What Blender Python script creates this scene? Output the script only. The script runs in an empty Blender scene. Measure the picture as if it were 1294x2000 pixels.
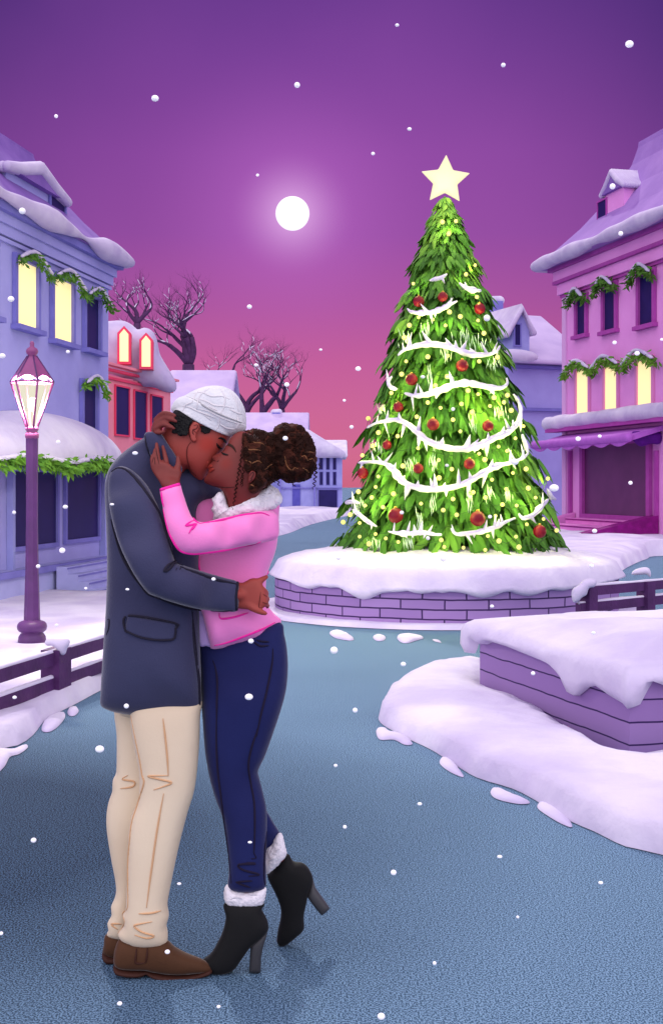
import bpy, bmesh, math, random
import numpy as np
from mathutils import Vector, Matrix, noise
from mathutils.geometry import delaunay_2d_cdt
from mathutils.bvhtree import BVHTree

# ------------------------------------------------------------------ camera
CX, HY, F, CH = 647.0, 950.0, 2400.0, 1.446      # focal length in photo pixels, eye height in metres
sc = bpy.context.scene
COL = sc.collection
cam_d = bpy.data.cameras.new('camera')
cam = bpy.data.objects.new('camera', cam_d); COL.objects.link(cam)
cam.location = (0, 0, CH); cam.rotation_euler = (math.radians(90), 0, 0)
cam_d.sensor_fit = 'VERTICAL'; cam_d.sensor_height = 24.0
cam_d.lens = F / 2000.0 * 24.0
cam_d.shift_y = -(1000 - HY) / 2000.0
cam_d.clip_start = 0.05; cam_d.clip_end = 5000
sc.camera = cam

# ------------------------------------------------------------------ world: dusk sky, violet overhead, rose at the horizon, bright fill added behind the viewer
SUN_EL, SUN_AZ = math.radians(40), math.radians(-10)
def lin(c):
    return tuple(((v/255)/12.92 if v/255 <= .04045 else ((v/255+.055)/1.055)**2.4) for v in c)
w = bpy.data.worlds.new('World'); sc.world = w; w.use_nodes = True
nt = w.node_tree; nt.nodes.clear()
N = nt.nodes.new; L = nt.links.new
out = N('ShaderNodeOutputWorld'); bg = N('ShaderNodeBackground'); L(bg.outputs[0], out.inputs[0])
tc = N('ShaderNodeTexCoord'); sep = N('ShaderNodeSeparateXYZ'); L(tc.outputs['Generated'], sep.inputs[0])
ramp = N('ShaderNodeValToRGB'); L(sep.outputs['Z'], ramp.inputs[0])
stops = [(0.0,(206,102,128)),(0.022,(212,108,140)),(0.06,(206,104,150)),(0.10,(196,96,156)),(0.145,(176,88,162)),(0.2,(154,80,166)),(0.26,(147,76,166)),(0.33,(124,66,154)),(0.40,(96,54,138)),(0.6,(84,50,130))]
cr = ramp.color_ramp
while len(cr.elements) < len(stops): cr.elements.new(0.5)
for e, (p, c) in zip(cr.elements, stops): e.position = p; e.color = (*lin(c), 1)
def math_n(op, a, b=None, clamp=False):
    m = N('ShaderNodeMath'); m.operation = op; m.use_clamp = clamp
    for i, v in enumerate((a, b)):
        if v is None: continue
        if hasattr(v, 'links') or hasattr(v, 'is_linked'): L(v, m.inputs[i])
        else: m.inputs[i].default_value = v
    return m.outputs[0]
def mixc(fac, a, b, mode='MIX'):
    m = N('ShaderNodeMix'); m.data_type = 'RGBA'; m.blend_type = mode
    if isinstance(fac, float): m.inputs[0].default_value = fac
    else: L(fac, m.inputs[0])
    for i, v in ((6, a), (7, b)):
        if isinstance(v, tuple): m.inputs[i].default_value = (*v, 1)
        else: L(v, m.inputs[i])
    return m.outputs[2]
# slow drift of thin cloud, darker to the sides
ns = N('ShaderNodeTexNoise'); ns.inputs['Scale'].default_value = 3.0; ns.inputs['Detail'].default_value = 4
L(tc.outputs['Generated'], ns.inputs['Vector'])
ax = math_n('MULTIPLY', math_n('ABSOLUTE', sep.outputs['X']), 3.4)
ax = math_n('MULTIPLY', math_n('POWER', ax, 2.2, True), math_n('MULTIPLY', sep.outputs['Z'], 2.6), True)
c = mixc(ax, ramp.outputs[0], lin((52, 36, 104)))
cl = math_n('MULTIPLY', math_n('SUBTRACT', ns.outputs[0], 0.45), 0.5, True)
c = mixc(cl, c, lin((176, 96, 190)))
# halo of the moon in the sky
def vdot(v):
    d = N('ShaderNodeVectorMath'); d.operation = 'DOT_PRODUCT'
    L(tc.outputs['Generated'], d.inputs[0]); d.inputs[1].default_value = v; return d.outputs['Value']
mv = Vector(((571-CX)/F, 1, (HY-417)/F)).normalized()
ang = math_n('ARCCOSINE', vdot(tuple(mv)))
h1 = math_n('POWER', math_n('SUBTRACT', 1.0, math_n('DIVIDE', ang, 0.052), True), 2.0)
h2 = math_n('POWER', math_n('SUBTRACT', 1.0, math_n('DIVIDE', ang, 0.13), True), 2.0)
c = mixc(math_n('MULTIPLY', h2, 0.45), c, lin((214, 122, 224)))
c = mixc(math_n('MULTIPLY', h1, 0.8), c, lin((240, 190, 246)))
# added unseen fill: sky brightened behind and above the viewer to light fronts
rear = math_n('DIVIDE', math_n('SUBTRACT', vdot((0.0, -0.93, 0.36)), -0.25), 0.7, True)
REAR_FILL = (1.62, 1.50, 1.70)
c = mixc(rear, c, REAR_FILL)
L(c, bg.inputs[0]); bg.inputs[1].default_value = 1.0

# ------------------------------------------------------------------ moonlight: the one sun lamp, from behind the couple
sd = bpy.data.lights.new('moonlight', 'SUN'); sd.energy = 1.4; sd.angle = math.radians(2.5); sd.color = (1.0, 0.93, 0.96)
so = bpy.data.objects.new('moonlight', sd); COL.objects.link(so)
dv = Vector((math.sin(SUN_AZ)*math.cos(SUN_EL), math.cos(SUN_AZ)*math.cos(SUN_EL), math.sin(SUN_EL)))
so.rotation_euler = dv.to_track_quat('Z', 'Y').to_euler(); so.location = (0, 0, 30)
so['kind'] = 'helper'
sc.view_settings.view_transform = 'Standard'; sc.view_settings.look = 'None'
sc.view_settings.exposure = 0.0; sc.view_settings.gamma = 1.0
cy = sc.cycles
cy.max_bounces = 4; cy.diffuse_bounces = 2; cy.glossy_bounces = 2; cy.transmission_bounces = 4
cy.use_denoising = True

# ------------------------------------------------------------------ geometry helpers
def W(px, py, Z): return Vector(((px-CX)*Z/F, Z, CH-(py-HY)*Z/F))
def G(px, py, h=0.0): return W(px, py, F*(CH-h)/(py-HY))
rng = random.Random(7)
ORG = {}
def mk(name, verts, faces, mat, parent=None, origin=None, smooth=True):
    """one mesh object; vertices in world metres, re-based to its thing's origin"""
    if parent is not None: o0 = ORG[parent.name]
    elif origin is not None: o0 = Vector(origin)
    else:
        a = np.array([tuple(v) for v in verts]); o0 = Vector(((a[:,0].min()+a[:,0].max())/2, (a[:,1].min()+a[:,1].max())/2, a[:,2].min()))
    me = bpy.data.meshes.new(name)
    me.from_pydata([tuple(Vector(v)-o0) for v in verts], [], faces)
    me.materials.append(mat)
    if smooth: me.polygons.foreach_set('use_smooth', [True]*len(me.polygons))
    me.update()
    o = bpy.data.objects.new(name, me); COL.objects.link(o)
    if parent is not None: o.parent = parent
    else: o.location = o0
    ORG[o.name] = o0
    return o
def empty(name, loc):
    o = bpy.data.objects.new(name, None); COL.objects.link(o); o.location = loc; o.empty_display_size = .1
    ORG[o.name] = Vector(loc); return o
def tag(o, label=None, cat=None, group=None, kind=None):
    if label: o['label'] = label
    if cat: o['category'] = cat
    if group: o['group'] = group
    if kind: o['kind'] = kind
    return o

def catmull(pts, closed=True, sp=6.0):
    P = [np.array(p, float) for p in pts]; n = len(P); out = []
    segs = n if closed else n-1
    for i in range(segs):
        if closed: p0, p1, p2, p3 = P[i-1], P[i], P[(i+1) % n], P[(i+2) % n]
        else: p0, p1, p2, p3 = P[max(i-1,0)], P[i], P[i+1], P[min(i+2,n-1)]
        k = max(1, int(np.linalg.norm((p2-p1)[:2])/sp+.5))
        for j in range(k):
            t = j/k
            out.append(.5*((2*p1)+(-p0+p2)*t+(2*p0-5*p1+4*p2-p3)*t*t+(-p0+3*p1-3*p2+p3)*t**3))
    if not closed: out.append(P[-1])
    return np.array(out)
def inside(pts, poly):
    x, y = pts[:,0], pts[:,1]; c = np.zeros(len(pts), bool); n = len(poly)
    for i in range(n):
        x1, y1 = poly[i]; x2, y2 = poly[(i+1) % n]
        if y1 == y2: continue
        c ^= ((y1 > y) != (y2 > y)) & (x < (x2-x1)*(y-y1)/(y2-y1)+x1)
    return c
def seg_dist(pts, poly):
    d = np.full(len(pts), 1e9)
    a = poly; b = np.roll(poly, -1, 0)
    for p, q in zip(a, b):
        v = q-p; L2 = (v**2).sum()+1e-12
        t = np.clip(((pts-p)@v)/L2, 0, 1)
        d = np.minimum(d, np.sqrt(((pts-(p+t[:,None]*v))**2).sum(1)))
    return d
def fill(poly, sp, smooth=True):
    """triangulate a closed outline; returns (V, T, u) with u the Poisson membrane height (u = R^2-r^2 in a disc)"""
    b = catmull(poly, True, sp) if smooth else resample(poly, sp)
    lo, hi = b.min(0), b.max(0)
    gx, gy = np.meshgrid(np.arange(lo[0], hi[0], sp), np.arange(lo[1], hi[1], sp*.87))
    gx = gx + (np.arange(gx.shape[0]) % 2)[:,None]*sp*.5
    g = np.c_[gx.ravel(), gy.ravel()]
    g = g[inside(g, b)]; g = g[seg_dist(g, b) > sp*.85]
    t = np.roll(b, -1, 0)-np.roll(b, 1, 0); nrm = np.c_[-t[:,1], t[:,0]]; nrm /= np.linalg.norm(nrm, axis=1)[:,None]+1e-9
    r = np.r_[b+nrm*sp*.28, b-nrm*sp*.28]
    r = r[inside(r, b)]; r = r[seg_dist(r, b) > sp*.2]
    allp = np.r_[b, r, g]
    nb = len(b)
    V, E, T, ov, oe, of = delaunay_2d_cdt([Vector(p) for p in allp], [], [list(range(nb))], 1, 1e-4)
    V = np.array([tuple(v) for v in V]); 
    T = np.array([t for t in T if len(t) == 3])
    # orient ccw
    A, B, C = V[T[:,0]], V[T[:,1]], V[T[:,2]]
    ar = ((B-A)[:,0]*(C-A)[:,1]-(B-A)[:,1]*(C-A)[:,0])
    T[ar < 0] = T[ar < 0][:, ::-1]; ar = abs(ar)
    ok = ar > 1e-9; T = T[ok]; ar = ar[ok]
    # boundary vertices: edges used once
    cnt = {}
    for t in T:
        for i in range(3):
            k = tuple(sorted((int(t[i]), int(t[(i+1) % 3])))); cnt[k] = cnt.get(k, 0)+1
    isb = np.zeros(len(V), bool)
    for k, v in cnt.items():
        if v == 1: isb[k[0]] = isb[k[1]] = True
    n = len(V); I = []; J = []; Wt = []
    M = np.zeros(n)
    for i in range(3):
        a, bb, cc = T[:,i], T[:,(i+1) % 3], T[:,(i+2) % 3]
        e1 = V[bb]-V[a]; e2 = V[cc]-V[a]
        cot = np.clip((e1*e2).sum(1)/ar, -5, 50)*.5
        I.append(bb); J.append(cc); Wt.append(cot)
        M += np.bincount(a, ar/6, n)
    I = np.concatenate(I); J = np.concatenate(J); Wt = np.concatenate(Wt); Wt = np.maximum(Wt, .02)
    D = np.bincount(I, Wt, n)+np.bincount(J, Wt, n); D[D == 0] = 1
    fr = ~isb
    def mv_(x): return (D*x-np.bincount(I, Wt*x[J], n)-np.bincount(J, Wt*x[I], n))*fr
    rhs = 4*M*fr; x = np.zeros(n); r_ = rhs.copy(); z = r_/D; p = z.copy(); rz = (r_*z).sum()
    for _ in range(600):
        q = mv_(p); a = rz/((p*q).sum()+1e-30); x += a*p; r_ -= a*q
        if abs(r_).max() < 1e-5*max(1, rhs.max()): break
        z = r_/D; rn = (r_*z).sum(); p = z+p*rn/rz; rz = rn
    return V, T, np.maximum(x, 0), isb
def resample(poly, sp):
    out = []; n = len(poly)
    for i in range(n):
        a = np.array(poly[i], float); b = np.array(poly[(i+1) % n], float)
        k = max(1, int(np.linalg.norm(b-a)/sp+.5))
        for j in range(k): out.append(a+(b-a)*j/k)
    return np.array(out)
def idw(ctrl):
    """depth offset field from control points (px, py, dz)"""
    if ctrl is None: return lambda x, y: np.zeros_like(x)
    c = np.array(ctrl, float)
    def f(x, y):
        w_ = 1/((x[:,None]-c[:,0])**2+(y[:,None]-c[:,1])**2+30)**1.5
        return (w_*c[:,2]).sum(1)/w_.sum(1)
    return f
def inflate(poly, Z, k=1.0, sp=6.0, dz=None, maxh=None, smooth=True, back=None, amp=0.0, freq=30.0, jit=0.0, flat=0.0, seed=0):
    """closed rounded solid with the given outline at distance Z"""
    if jit:
        rr = random.Random(seed); b = catmull(poly, True, jit*2.2)
        poly = [(p[0]+rr.uniform(-jit, jit), p[1]+rr.uniform(-jit, jit)) for p in b]
    V, T, u, isb = fill(poly, sp, smooth)
    zc = Z+idw(dz)(V[:,0], V[:,1])
    h = k*np.sqrt(u)*Z/F
    if maxh: h = maxh*np.tanh(h/maxh)
    n = len(V); verts = []; idx = {}
    fv = []
    for i in range(n):
        p = W(V[i,0], V[i,1], zc[i]); hh = h[i]+flat*(0 if isb[i] else 1)
        if amp and not isb[i]:
            s = min(1, h[i]/(amp*2+1e-6))
            hh += amp*s*noise.fractal(p*freq+Vector((seed, 0, 0)), .8, 2.0, 3)
        verts.append(p-Vector((0, max(hh, 0), 0)))
    bi = {}
    for i in range(n):
        if isb[i]: bi[i] = i
        else:
            bi[i] = len(verts); p = W(V[i,0], V[i,1], zc[i])
            verts.append(p+Vector((0, (h[i] if back is None else h[i]*back)+flat, 0)))
    faces = []
    # image y is down: ccw in (x, y-down) is clockwise seen by the camera
    for a, b, c_ in T.tolist():
        faces.append((a, c_, b)); 
        if not (isb[a] and isb[b] and isb[c_]): faces.append((bi[a], bi[b], bi[c_]))
        else: pass
    return verts, faces
def join(*ms):
    V = []; Fc = []
    for v, f in ms:
        o = len(V); V += list(v); Fc += [tuple(i+o for i in q) for q in f]
    return V, Fc
def tube(path, rad, n=8, caps=True):
    path = [Vector(p) for p in path]; m = len(path)
    if not hasattr(rad, '__len__'): rad = [rad]*m
    V = []; Fc = []; up = None
    for i, p in enumerate(path):
        t = (path[min(i+1, m-1)]-path[max(i-1, 0)])
        if t.length < 1e-9: t = Vector((0, 0, 1))
        t.normalize()
        if up is None: up = t.orthogonal().normalized()
        up = (up-t*up.dot(t))
        if up.length < 1e-6: up = t.orthogonal()
        up.normalize(); sd_ = t.cross(up)
        for j in range(n):
            a = 2*math.pi*j/n
            V.append(p+(up*math.cos(a)+sd_*math.sin(a))*rad[i])
    for i in range(m-1):
        for j in range(n):
            a = i*n+j; b = i*n+(j+1) % n
            Fc.append((a, b, b+n, a+n))
    if caps:
        V.append(path[0]); V.append(path[-1]); c0 = len(V)-2
        for j in range(n):
            Fc.append((c0, (j+1) % n, j)); Fc.append((c0+1, (m-1)*n+j, (m-1)*n+(j+1) % n))
    return V, Fc
def capsule(path, rad, n=10):
    """rounded-end tapered tube through the points"""
    path = [Vector(p) for p in path]; rad = list(rad) if hasattr(rad, '__len__') else [rad]*len(path)
    s = (path[0]-path[1]).normalized(); e = (path[-1]-path[-2]).normalized()
    pre = [(path[0]+s*rad[0]*math.sin(a), rad[0]*math.cos(a)) for a in (1.45, 1.1, .7, .35)]
    post = [(path[-1]+e*rad[-1]*math.sin(a), rad[-1]*math.cos(a)) for a in (.35, .7, 1.1, 1.45)]
    P = [q[0] for q in pre]+path+[q[0] for q in post]; R = [q[1] for q in pre]+rad+[q[1] for q in post]
    return tube(P, R, n)
def ball(c, r, n=10, m=7, s=(1,1,1)):
    V = []; Fc = []; c = Vector(c)
    for i in range(m+1):
        th = math.pi*i/m
        for j in range(n):
            a = 2*math.pi*j/n
            V.append(c+Vector((r*s[0]*math.sin(th)*math.cos(a), r*s[1]*math.sin(th)*math.sin(a), r*s[2]*math.cos(th))))
    for i in range(m):
        for j in range(n):
            a = i*n+j; b = i*n+(j+1) % n
            if i == 0: Fc.append((a, a+n, b+n))
            elif i == m-1: Fc.append((a, a+n, b))
            else: Fc.append((a, a+n, b+n, b))
    return V, Fc
def lathe(prof, c, n=24, sq=None):
    """prof = [(radius, z)], about the vertical through c"""
    V = []; Fc = []
    for r, z in prof:
        for j in range(n):
            a = 2*math.pi*(j+.5)/n; V.append(Vector((c[0]+r*math.cos(a), c[1]+r*math.sin(a), z)))
    for i in range(len(prof)-1):
        for j in range(n):
            a = i*n+j; b = i*n+(j+1) % n; Fc.append((a, b, b+n, a+n))
    Fc.append(tuple(range(n))[::-1]); Fc.append(tuple((len(prof)-1)*n+j for j in range(n)))
    return V, Fc
def box(x0, x1, y0, y1, z0, z1, fr=None):
    V = [Vector(p) for p in ((x0,y0,z0),(x1,y0,z0),(x1,y1,z0),(x0,y1,z0),(x0,y0,z1),(x1,y0,z1),(x1,y1,z1),(x0,y1,z1))]
    Fc = [(0,3,2,1),(4,5,6,7),(0,1,5,4),(1,2,6,5),(2,3,7,6),(3,0,4,7)]
    if fr: V = [fr(v) for v in V]
    return V, Fc
def curve3(pts, sp): # smooth a 3D polyline (world units)
    return [Vector(p) for p in catmull3(pts, sp)]
def catmull3(pts, sp):
    P = [np.array(tuple(p), float) for p in pts]; n = len(P); out = []
    for i in range(n-1):
        p0, p1, p2, p3 = P[max(i-1,0)], P[i], P[i+1], P[min(i+2,n-1)]
        k = max(1, int(np.linalg.norm(p2-p1)/sp+.5))
        for j in range(k):
            t = j/k; out.append(.5*((2*p1)+(-p0+p2)*t+(2*p0-5*p1+4*p2-p3)*t*t+(-p0+3*p1-3*p2+p3)*t**3))
    out.append(P[-1]); return out
def bvh(*ms):
    v, f = join(*ms); return BVHTree.FromPolygons([tuple(x) for x in v], f)
CAM = Vector((0, 0, CH))
def hit(tree, px, py, off=0.0, fb=None):
    d = (W(px, py, 10)-CAM).normalized()
    r = tree.ray_cast(CAM, d)
    if r[0] is None: return fb
    return r[0]-d*off
def on(tree, pts, r, sp=4.0, off=None, taper=True, n=6, closed=False):
    """a piping / crease laid along a surface"""
    P = catmull(pts, closed, sp); off = r*.35 if off is None else off
    path = [hit(tree, p[0], p[1], off) for p in P]; path = [p for p in path if p is not None]
    if len(path) < 2: return [], []
    m = len(path)
    rad = [r*(min(1, .35+2.4*min(i, m-1-i)/m) if taper else 1) for i in range(m)]
    return tube(path, rad, n)
def fuse(name, mesh, mat, vox, parent=None, origin=None, it=2):
    """weld overlapping solids into one continuous skin"""
    o = mk(name, mesh[0], mesh[1], mat, parent, origin)
    bm = bmesh.new(); bm.from_mesh(o.data); bmesh.ops.recalc_face_normals(bm, faces=bm.faces); bm.to_mesh(o.data); bm.free()
    m = o.modifiers.new('r', 'REMESH'); m.mode = 'VOXEL'; m.voxel_size = vox; m.use_smooth_shade = True
    s = o.modifiers.new('s', 'SMOOTH'); s.factor = .5; s.iterations = it
    dg = bpy.context.evaluated_depsgraph_get()
    me = bpy.data.meshes.new_from_object(o.evaluated_get(dg))
    old = o.data; o.modifiers.clear(); o.data = me; bpy.data.meshes.remove(old)
    if not me.materials: me.materials.append(mat)
    me.polygons.foreach_set('use_smooth', [True]*len(me.polygons))
    o0 = ORG[o.name]
    return o, ([Vector(v.co)+o0 for v in me.vertices], [tuple(p.vertices) for p in me.polygons])

# ------------------------------------------------------------------ materials
MATS = {}
def mat(name, col, rough=.8, var=None, vs=8.0, vd=4, bump=0.0, bs=60.0, emit=None, es=1.0, sheen=0.0, metal=0.0, sub=0.0, spec=.3, vlo=.35, vhi=.65, trans=0.0, coord='Object', stretch=None, bdist=.02):
    m = bpy.data.materials.new(name); m.use_nodes = True; t = m.node_tree; b = t.nodes['Principled BSDF']
    b.inputs['Base Color'].default_value = (*lin(col), 1); b.inputs['Roughness'].default_value = rough
    b.inputs['Specular IOR Level'].default_value = spec; b.inputs['Metallic'].default_value = metal
    if sheen: b.inputs['Sheen Weight'].default_value = sheen; b.inputs['Sheen Roughness'].default_value = .35
    if trans: b.inputs['Transmission Weight'].default_value = trans
    if sub: b.inputs['Subsurface Weight'].default_value = sub; b.inputs['Subsurface Radius'].default_value = (.03,.012,.006); b.inputs['Subsurface Scale'].default_value = 1
    tcx = t.nodes.new('ShaderNodeTexCoord')
    vec = tcx.outputs[coord]
    if stretch:
        mp = t.nodes.new('ShaderNodeMapping'); mp.inputs['Scale'].default_value = stretch; t.links.new(vec, mp.inputs[0]); vec = mp.outputs[0]
    if var:
        n_ = t.nodes.new('ShaderNodeTexNoise'); n_.inputs['Scale'].default_value = vs; n_.inputs['Detail'].default_value = vd
        t.links.new(vec, n_.inputs['Vector'])
        r = t.nodes.new('ShaderNodeValToRGB'); r.color_ramp.elements[0].position = vlo; r.color_ramp.elements[1].position = vhi
        r.color_ramp.elements[0].color = (*lin(col), 1); r.color_ramp.elements[1].color = (*lin(var), 1)
        t.links.new(n_.outputs[0], r.inputs[0]); t.links.new(r.outputs[0], b.inputs['Base Color'])
    if bump:
        n2 = t.nodes.new('ShaderNodeTexNoise'); n2.inputs['Scale'].default_value = bs; n2.inputs['Detail'].default_value = 5
        t.links.new(vec, n2.inputs['Vector'])
        bp = t.nodes.new('ShaderNodeBump'); bp.inputs['Strength'].default_value = bump; bp.inputs['Distance'].default_value = bdist
        t.links.new(n2.outputs[0], bp.inputs['Height']); t.links.new(bp.outputs[0], b.inputs['Normal'])
    if emit: b.inputs['Emission Color'].default_value = (*lin(emit), 1); b.inputs['Emission Strength'].default_value = es
    MATS[name] = m; return m
SNOW = mat('snow', (222,214,234), .75, (192,180,214), 1.3, 5, .5, 5, sheen=.1, spec=.25, bdist=.05)
SNOW_OLD = mat('packed snow', (204,192,220), .8, (188,172,210), 3, 5, .4, 8, spec=.25)
PLUM = mat('plum painted metal', (92,44,108), .45, (78,38,94), 6, 4, .1, 60, spec=.45)
MAUVE = mat('mauve painted metal', (150,72,128), .45, (134,62,116), 6, 4, spec=.45)
GLASS_DARK = mat('dark window glass', (34,26,92), .45, (28,22,80), 1.5, 2, spec=.2)
WARM = mat('lit window pane', (240,225,160), .6, emit=(250,232,165), es=.75)
FIR = mat('garland fir', (112,165,48), .7, (80,132,40), 9, 3)
FIR2 = mat('garland fir dark', (84,132,44), .7, (66,112,34), 9, 3)
# ------------------------------------------------------------------ ground, road, snow fields (the setting)
def road_mat():
    m = bpy.data.materials.new('frosty blue asphalt'); m.use_nodes = True; t = m.node_tree; b = t.nodes['Principled BSDF']
    tcx = t.nodes.new('ShaderNodeTexCoord')
    def noise_(s, d):
        n = t.nodes.new('ShaderNodeTexNoise'); n.inputs['Scale'].default_value = s; n.inputs['Detail'].default_value = d
        t.links.new(tcx.outputs['Object'], n.inputs['Vector']); return n.outputs[0]
    def ramp_(x, a, b_, c0, c1):
        r = t.nodes.new('ShaderNodeValToRGB'); r.color_ramp.elements[0].position = a; r.color_ramp.elements[1].position = b_
        r.color_ramp.elements[0].color = (*c0, 1); r.color_ramp.elements[1].color = (*c1, 1); t.links.new(x, r.inputs[0]); return r.outputs[0]
    def mix_(f, a, b_):
        x = t.nodes.new('ShaderNodeMix'); x.data_type = 'RGBA'
        t.links.new(f, x.inputs[0]); t.links.new(a, x.inputs[6]); t.links.new(b_, x.inputs[7]); return x.outputs[2]
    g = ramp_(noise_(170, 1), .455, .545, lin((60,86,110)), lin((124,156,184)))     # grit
    g2 = ramp_(noise_(170, 1), .47, .56, lin((10,20,36)), lin((66,94,124)))       # darker grit for the near left patch
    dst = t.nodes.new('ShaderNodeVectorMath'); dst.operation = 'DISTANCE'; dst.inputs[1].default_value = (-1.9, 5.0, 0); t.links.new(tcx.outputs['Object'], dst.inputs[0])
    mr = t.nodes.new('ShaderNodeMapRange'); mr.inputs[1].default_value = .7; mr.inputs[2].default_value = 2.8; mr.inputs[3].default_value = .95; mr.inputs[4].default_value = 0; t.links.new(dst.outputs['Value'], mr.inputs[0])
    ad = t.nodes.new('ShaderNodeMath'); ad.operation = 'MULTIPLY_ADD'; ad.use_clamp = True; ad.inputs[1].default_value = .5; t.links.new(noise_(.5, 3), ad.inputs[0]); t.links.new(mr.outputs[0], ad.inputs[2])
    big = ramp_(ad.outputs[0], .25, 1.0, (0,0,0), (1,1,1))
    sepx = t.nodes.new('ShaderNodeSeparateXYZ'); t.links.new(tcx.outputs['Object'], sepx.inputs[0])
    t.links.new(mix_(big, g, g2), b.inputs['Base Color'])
    b.inputs['Roughness'].default_value = .85; b.inputs['Specular IOR Level'].default_value = .08
    bp = t.nodes.new('ShaderNodeBump'); bp.inputs['Strength'].default_value = .25; bp.inputs['Distance'].default_value = .002
    t.links.new(noise_(95, 3), bp.inputs['Height']); t.links.new(bp.outputs[0], b.inputs['Normal'])
    return m
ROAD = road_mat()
def grid_sheet(x0, x1, y0, y1, nx, ny, z):
    V = [Vector((x0+(x1-x0)*i/nx, y0+(y1-y0)*j/ny, z)) for j in range(ny+1) for i in range(nx+1)]
    Fc = [(j*(nx+1)+i, j*(nx+1)+i+1, (j+1)*(nx+1)+i+1, (j+1)*(nx+1)+i) for j in range(ny) for i in range(nx)]
    return V, Fc
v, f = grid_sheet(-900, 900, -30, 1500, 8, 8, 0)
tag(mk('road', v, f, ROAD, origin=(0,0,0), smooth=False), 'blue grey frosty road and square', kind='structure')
GROUND_M = [(v, f)]
def mound(name, pts, hmax, k=.5, sp=.12, amp=.03, freq=1.2, z0=0.0, label='', px=True, mat_=None, thing=False, seed=0, parent=None, rim=None, base=.004):
    """snow lying on the ground: pts are photo points on the ground (or metres if px=False)"""
    g = [tuple(G(*p).xy) if px else p for p in pts]
    V, T, u, isb = fill(g, sp, True)
    verts = []
    for i in range(len(V)):
        p = Vector((V[i,0], V[i,1], 0)); h = hmax*math.tanh(k*math.sqrt(u[i])/hmax)
        if not isb[i]: h += amp*min(1, h/(hmax*.5))*noise.fractal(p*freq+Vector((seed,3,0)), .7, 2.0, 4)
        verts.append(Vector((p.x, p.y, z0+base+max(0, h))))
    faces = [tuple(t) for t in T.tolist()]
    o = mk(name, verts, faces, mat_ or SNOW, parent, origin=None if parent else (float(V[:,0].mean()), float(V[:,1].mean()), z0))
    if not thing and not parent: tag(o, label, kind='structure')
    return o, (verts, faces)
# left bank, from the road edge back to the shopfront
LB = [(-420,1700),(-60,1520),(-10,1466),(35,1457),(65,1437),(88,1408),(112,1394),(150,1375),(200,1348),(270,1315),(350,1290),(450,1262),(520,1243),(520,1195),(480,1150),(440,1110),(300,1120),(208,1166),(160,1171),(100,1168),(0,1166),(-500,1200),(-1300,1320)]
_, m_left = mound('snow_bank', LB, .12, .42, .16, .02, 1.0, label='deep snow bank left of the road under the lamp post')
# far snow behind the square
_, m_far = mound('snow_field', [(380,1000),(500,999),(690,998),(700,1002),(640,1016),(600,1027),(562,1042),(500,1055),(380,1060),(200,1040),(0,1020),(-300,1005),(0,995),(200,990)], .3, .3, .9, .12, .3, label='snow in front of the far blue house')
_, m_rfar = mound('snow_field', [(860,1020),(1000,1030),(1100,1035),(1400,1035),(1600,1060),(1500,1085),(1294,1086),(1262,1092),(1225,1108),(1196,1130),(1180,1160),(1165,1215),(1120,1215),(1060,1160),(1020,1100),(940,1040)], .35, .4, .3, .06, .6, label='snow below the steps of the pink building')
_, m_rn = mound('snow_bank', [(742,1412),(745,1388),(775,1350),(820,1322),(880,1304),(930,1294),(955,1322),(950,1362),(1020,1392),(1120,1452),(1226,1510),(1300,1510),(1500,1490),(1900,1400),(2600,1500),(2300,1800),(1500,1745),(1294,1672),(1220,1655),(1160,1626),(1100,1600),(1050,1568),(1000,1542),(930,1520),(880,1490),(840,1465),(790,1441)], .14, .5, .09, .03, 1.1, label='snow bank bulging onto the road at right')
clumps = [('oval snow clump on the road below the left fence', [(82,1428),(86,1412),(104,1398),(124,1393),(127,1403),(112,1422),(95,1431)]),
 ('small round snow clump nearest the man beside the left bank', [(132,1392),(137,1383),(148,1381),(154,1390),(146,1399),(136,1399)]),
 ('long flat snow streak at the left picture edge', [(-20,1520),(-20,1468),(10,1466),(22,1468),(50,1456),(54,1462),(38,1474),(20,1480),(8,1500)]),
 ('snow clump in front of the brick planter, nearest the woman', [(643,1238),(652,1234),(668,1235),(690,1248),(682,1252),(655,1247)]),
 ('small middle snow clump in front of the brick planter', [(728,1245),(738,1241),(752,1245),(748,1252),(734,1252)]),
 ('wide snow clump in front of the brick planter', [(775,1246),(785,1241),(806,1243),(826,1247),(812,1252),(795,1257),(782,1255)]),
 ('thin sliver of snow right of the wide clump by the planter', [(844,1250),(855,1251),(861,1256),(850,1254)]),
 ('forked snow clump at the tip of the right snow bank', [(734,1432),(738,1424),(752,1424),(762,1432),(790,1440),(805,1454),(790,1456),(768,1446),(742,1446)]),
 ('teardrop snow clump below the middle of the right bank', [(858,1492),(862,1482),(876,1482),(888,1494),(905,1518),(890,1515),(870,1504)]),
 ('long snow clump left of the pair by the right bank', [(957,1550),(962,1541),(975,1542),(1000,1555),(1034,1569),(1015,1572),(985,1567),(965,1560)]),
 ('rounded snow clump nearest the viewer by the right bank', [(1049,1580),(1053,1569),(1068,1567),(1090,1582),(1110,1602),(1116,1617),(1098,1612),(1070,1596)])]
for lab, pts in clumps:
    o, _ = mound('snow_clump', pts, .035, .35, .018, .004, 8, thing=True); tag(o, lab, 'snow clump', 'snow clumps scattered on the road')

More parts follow.
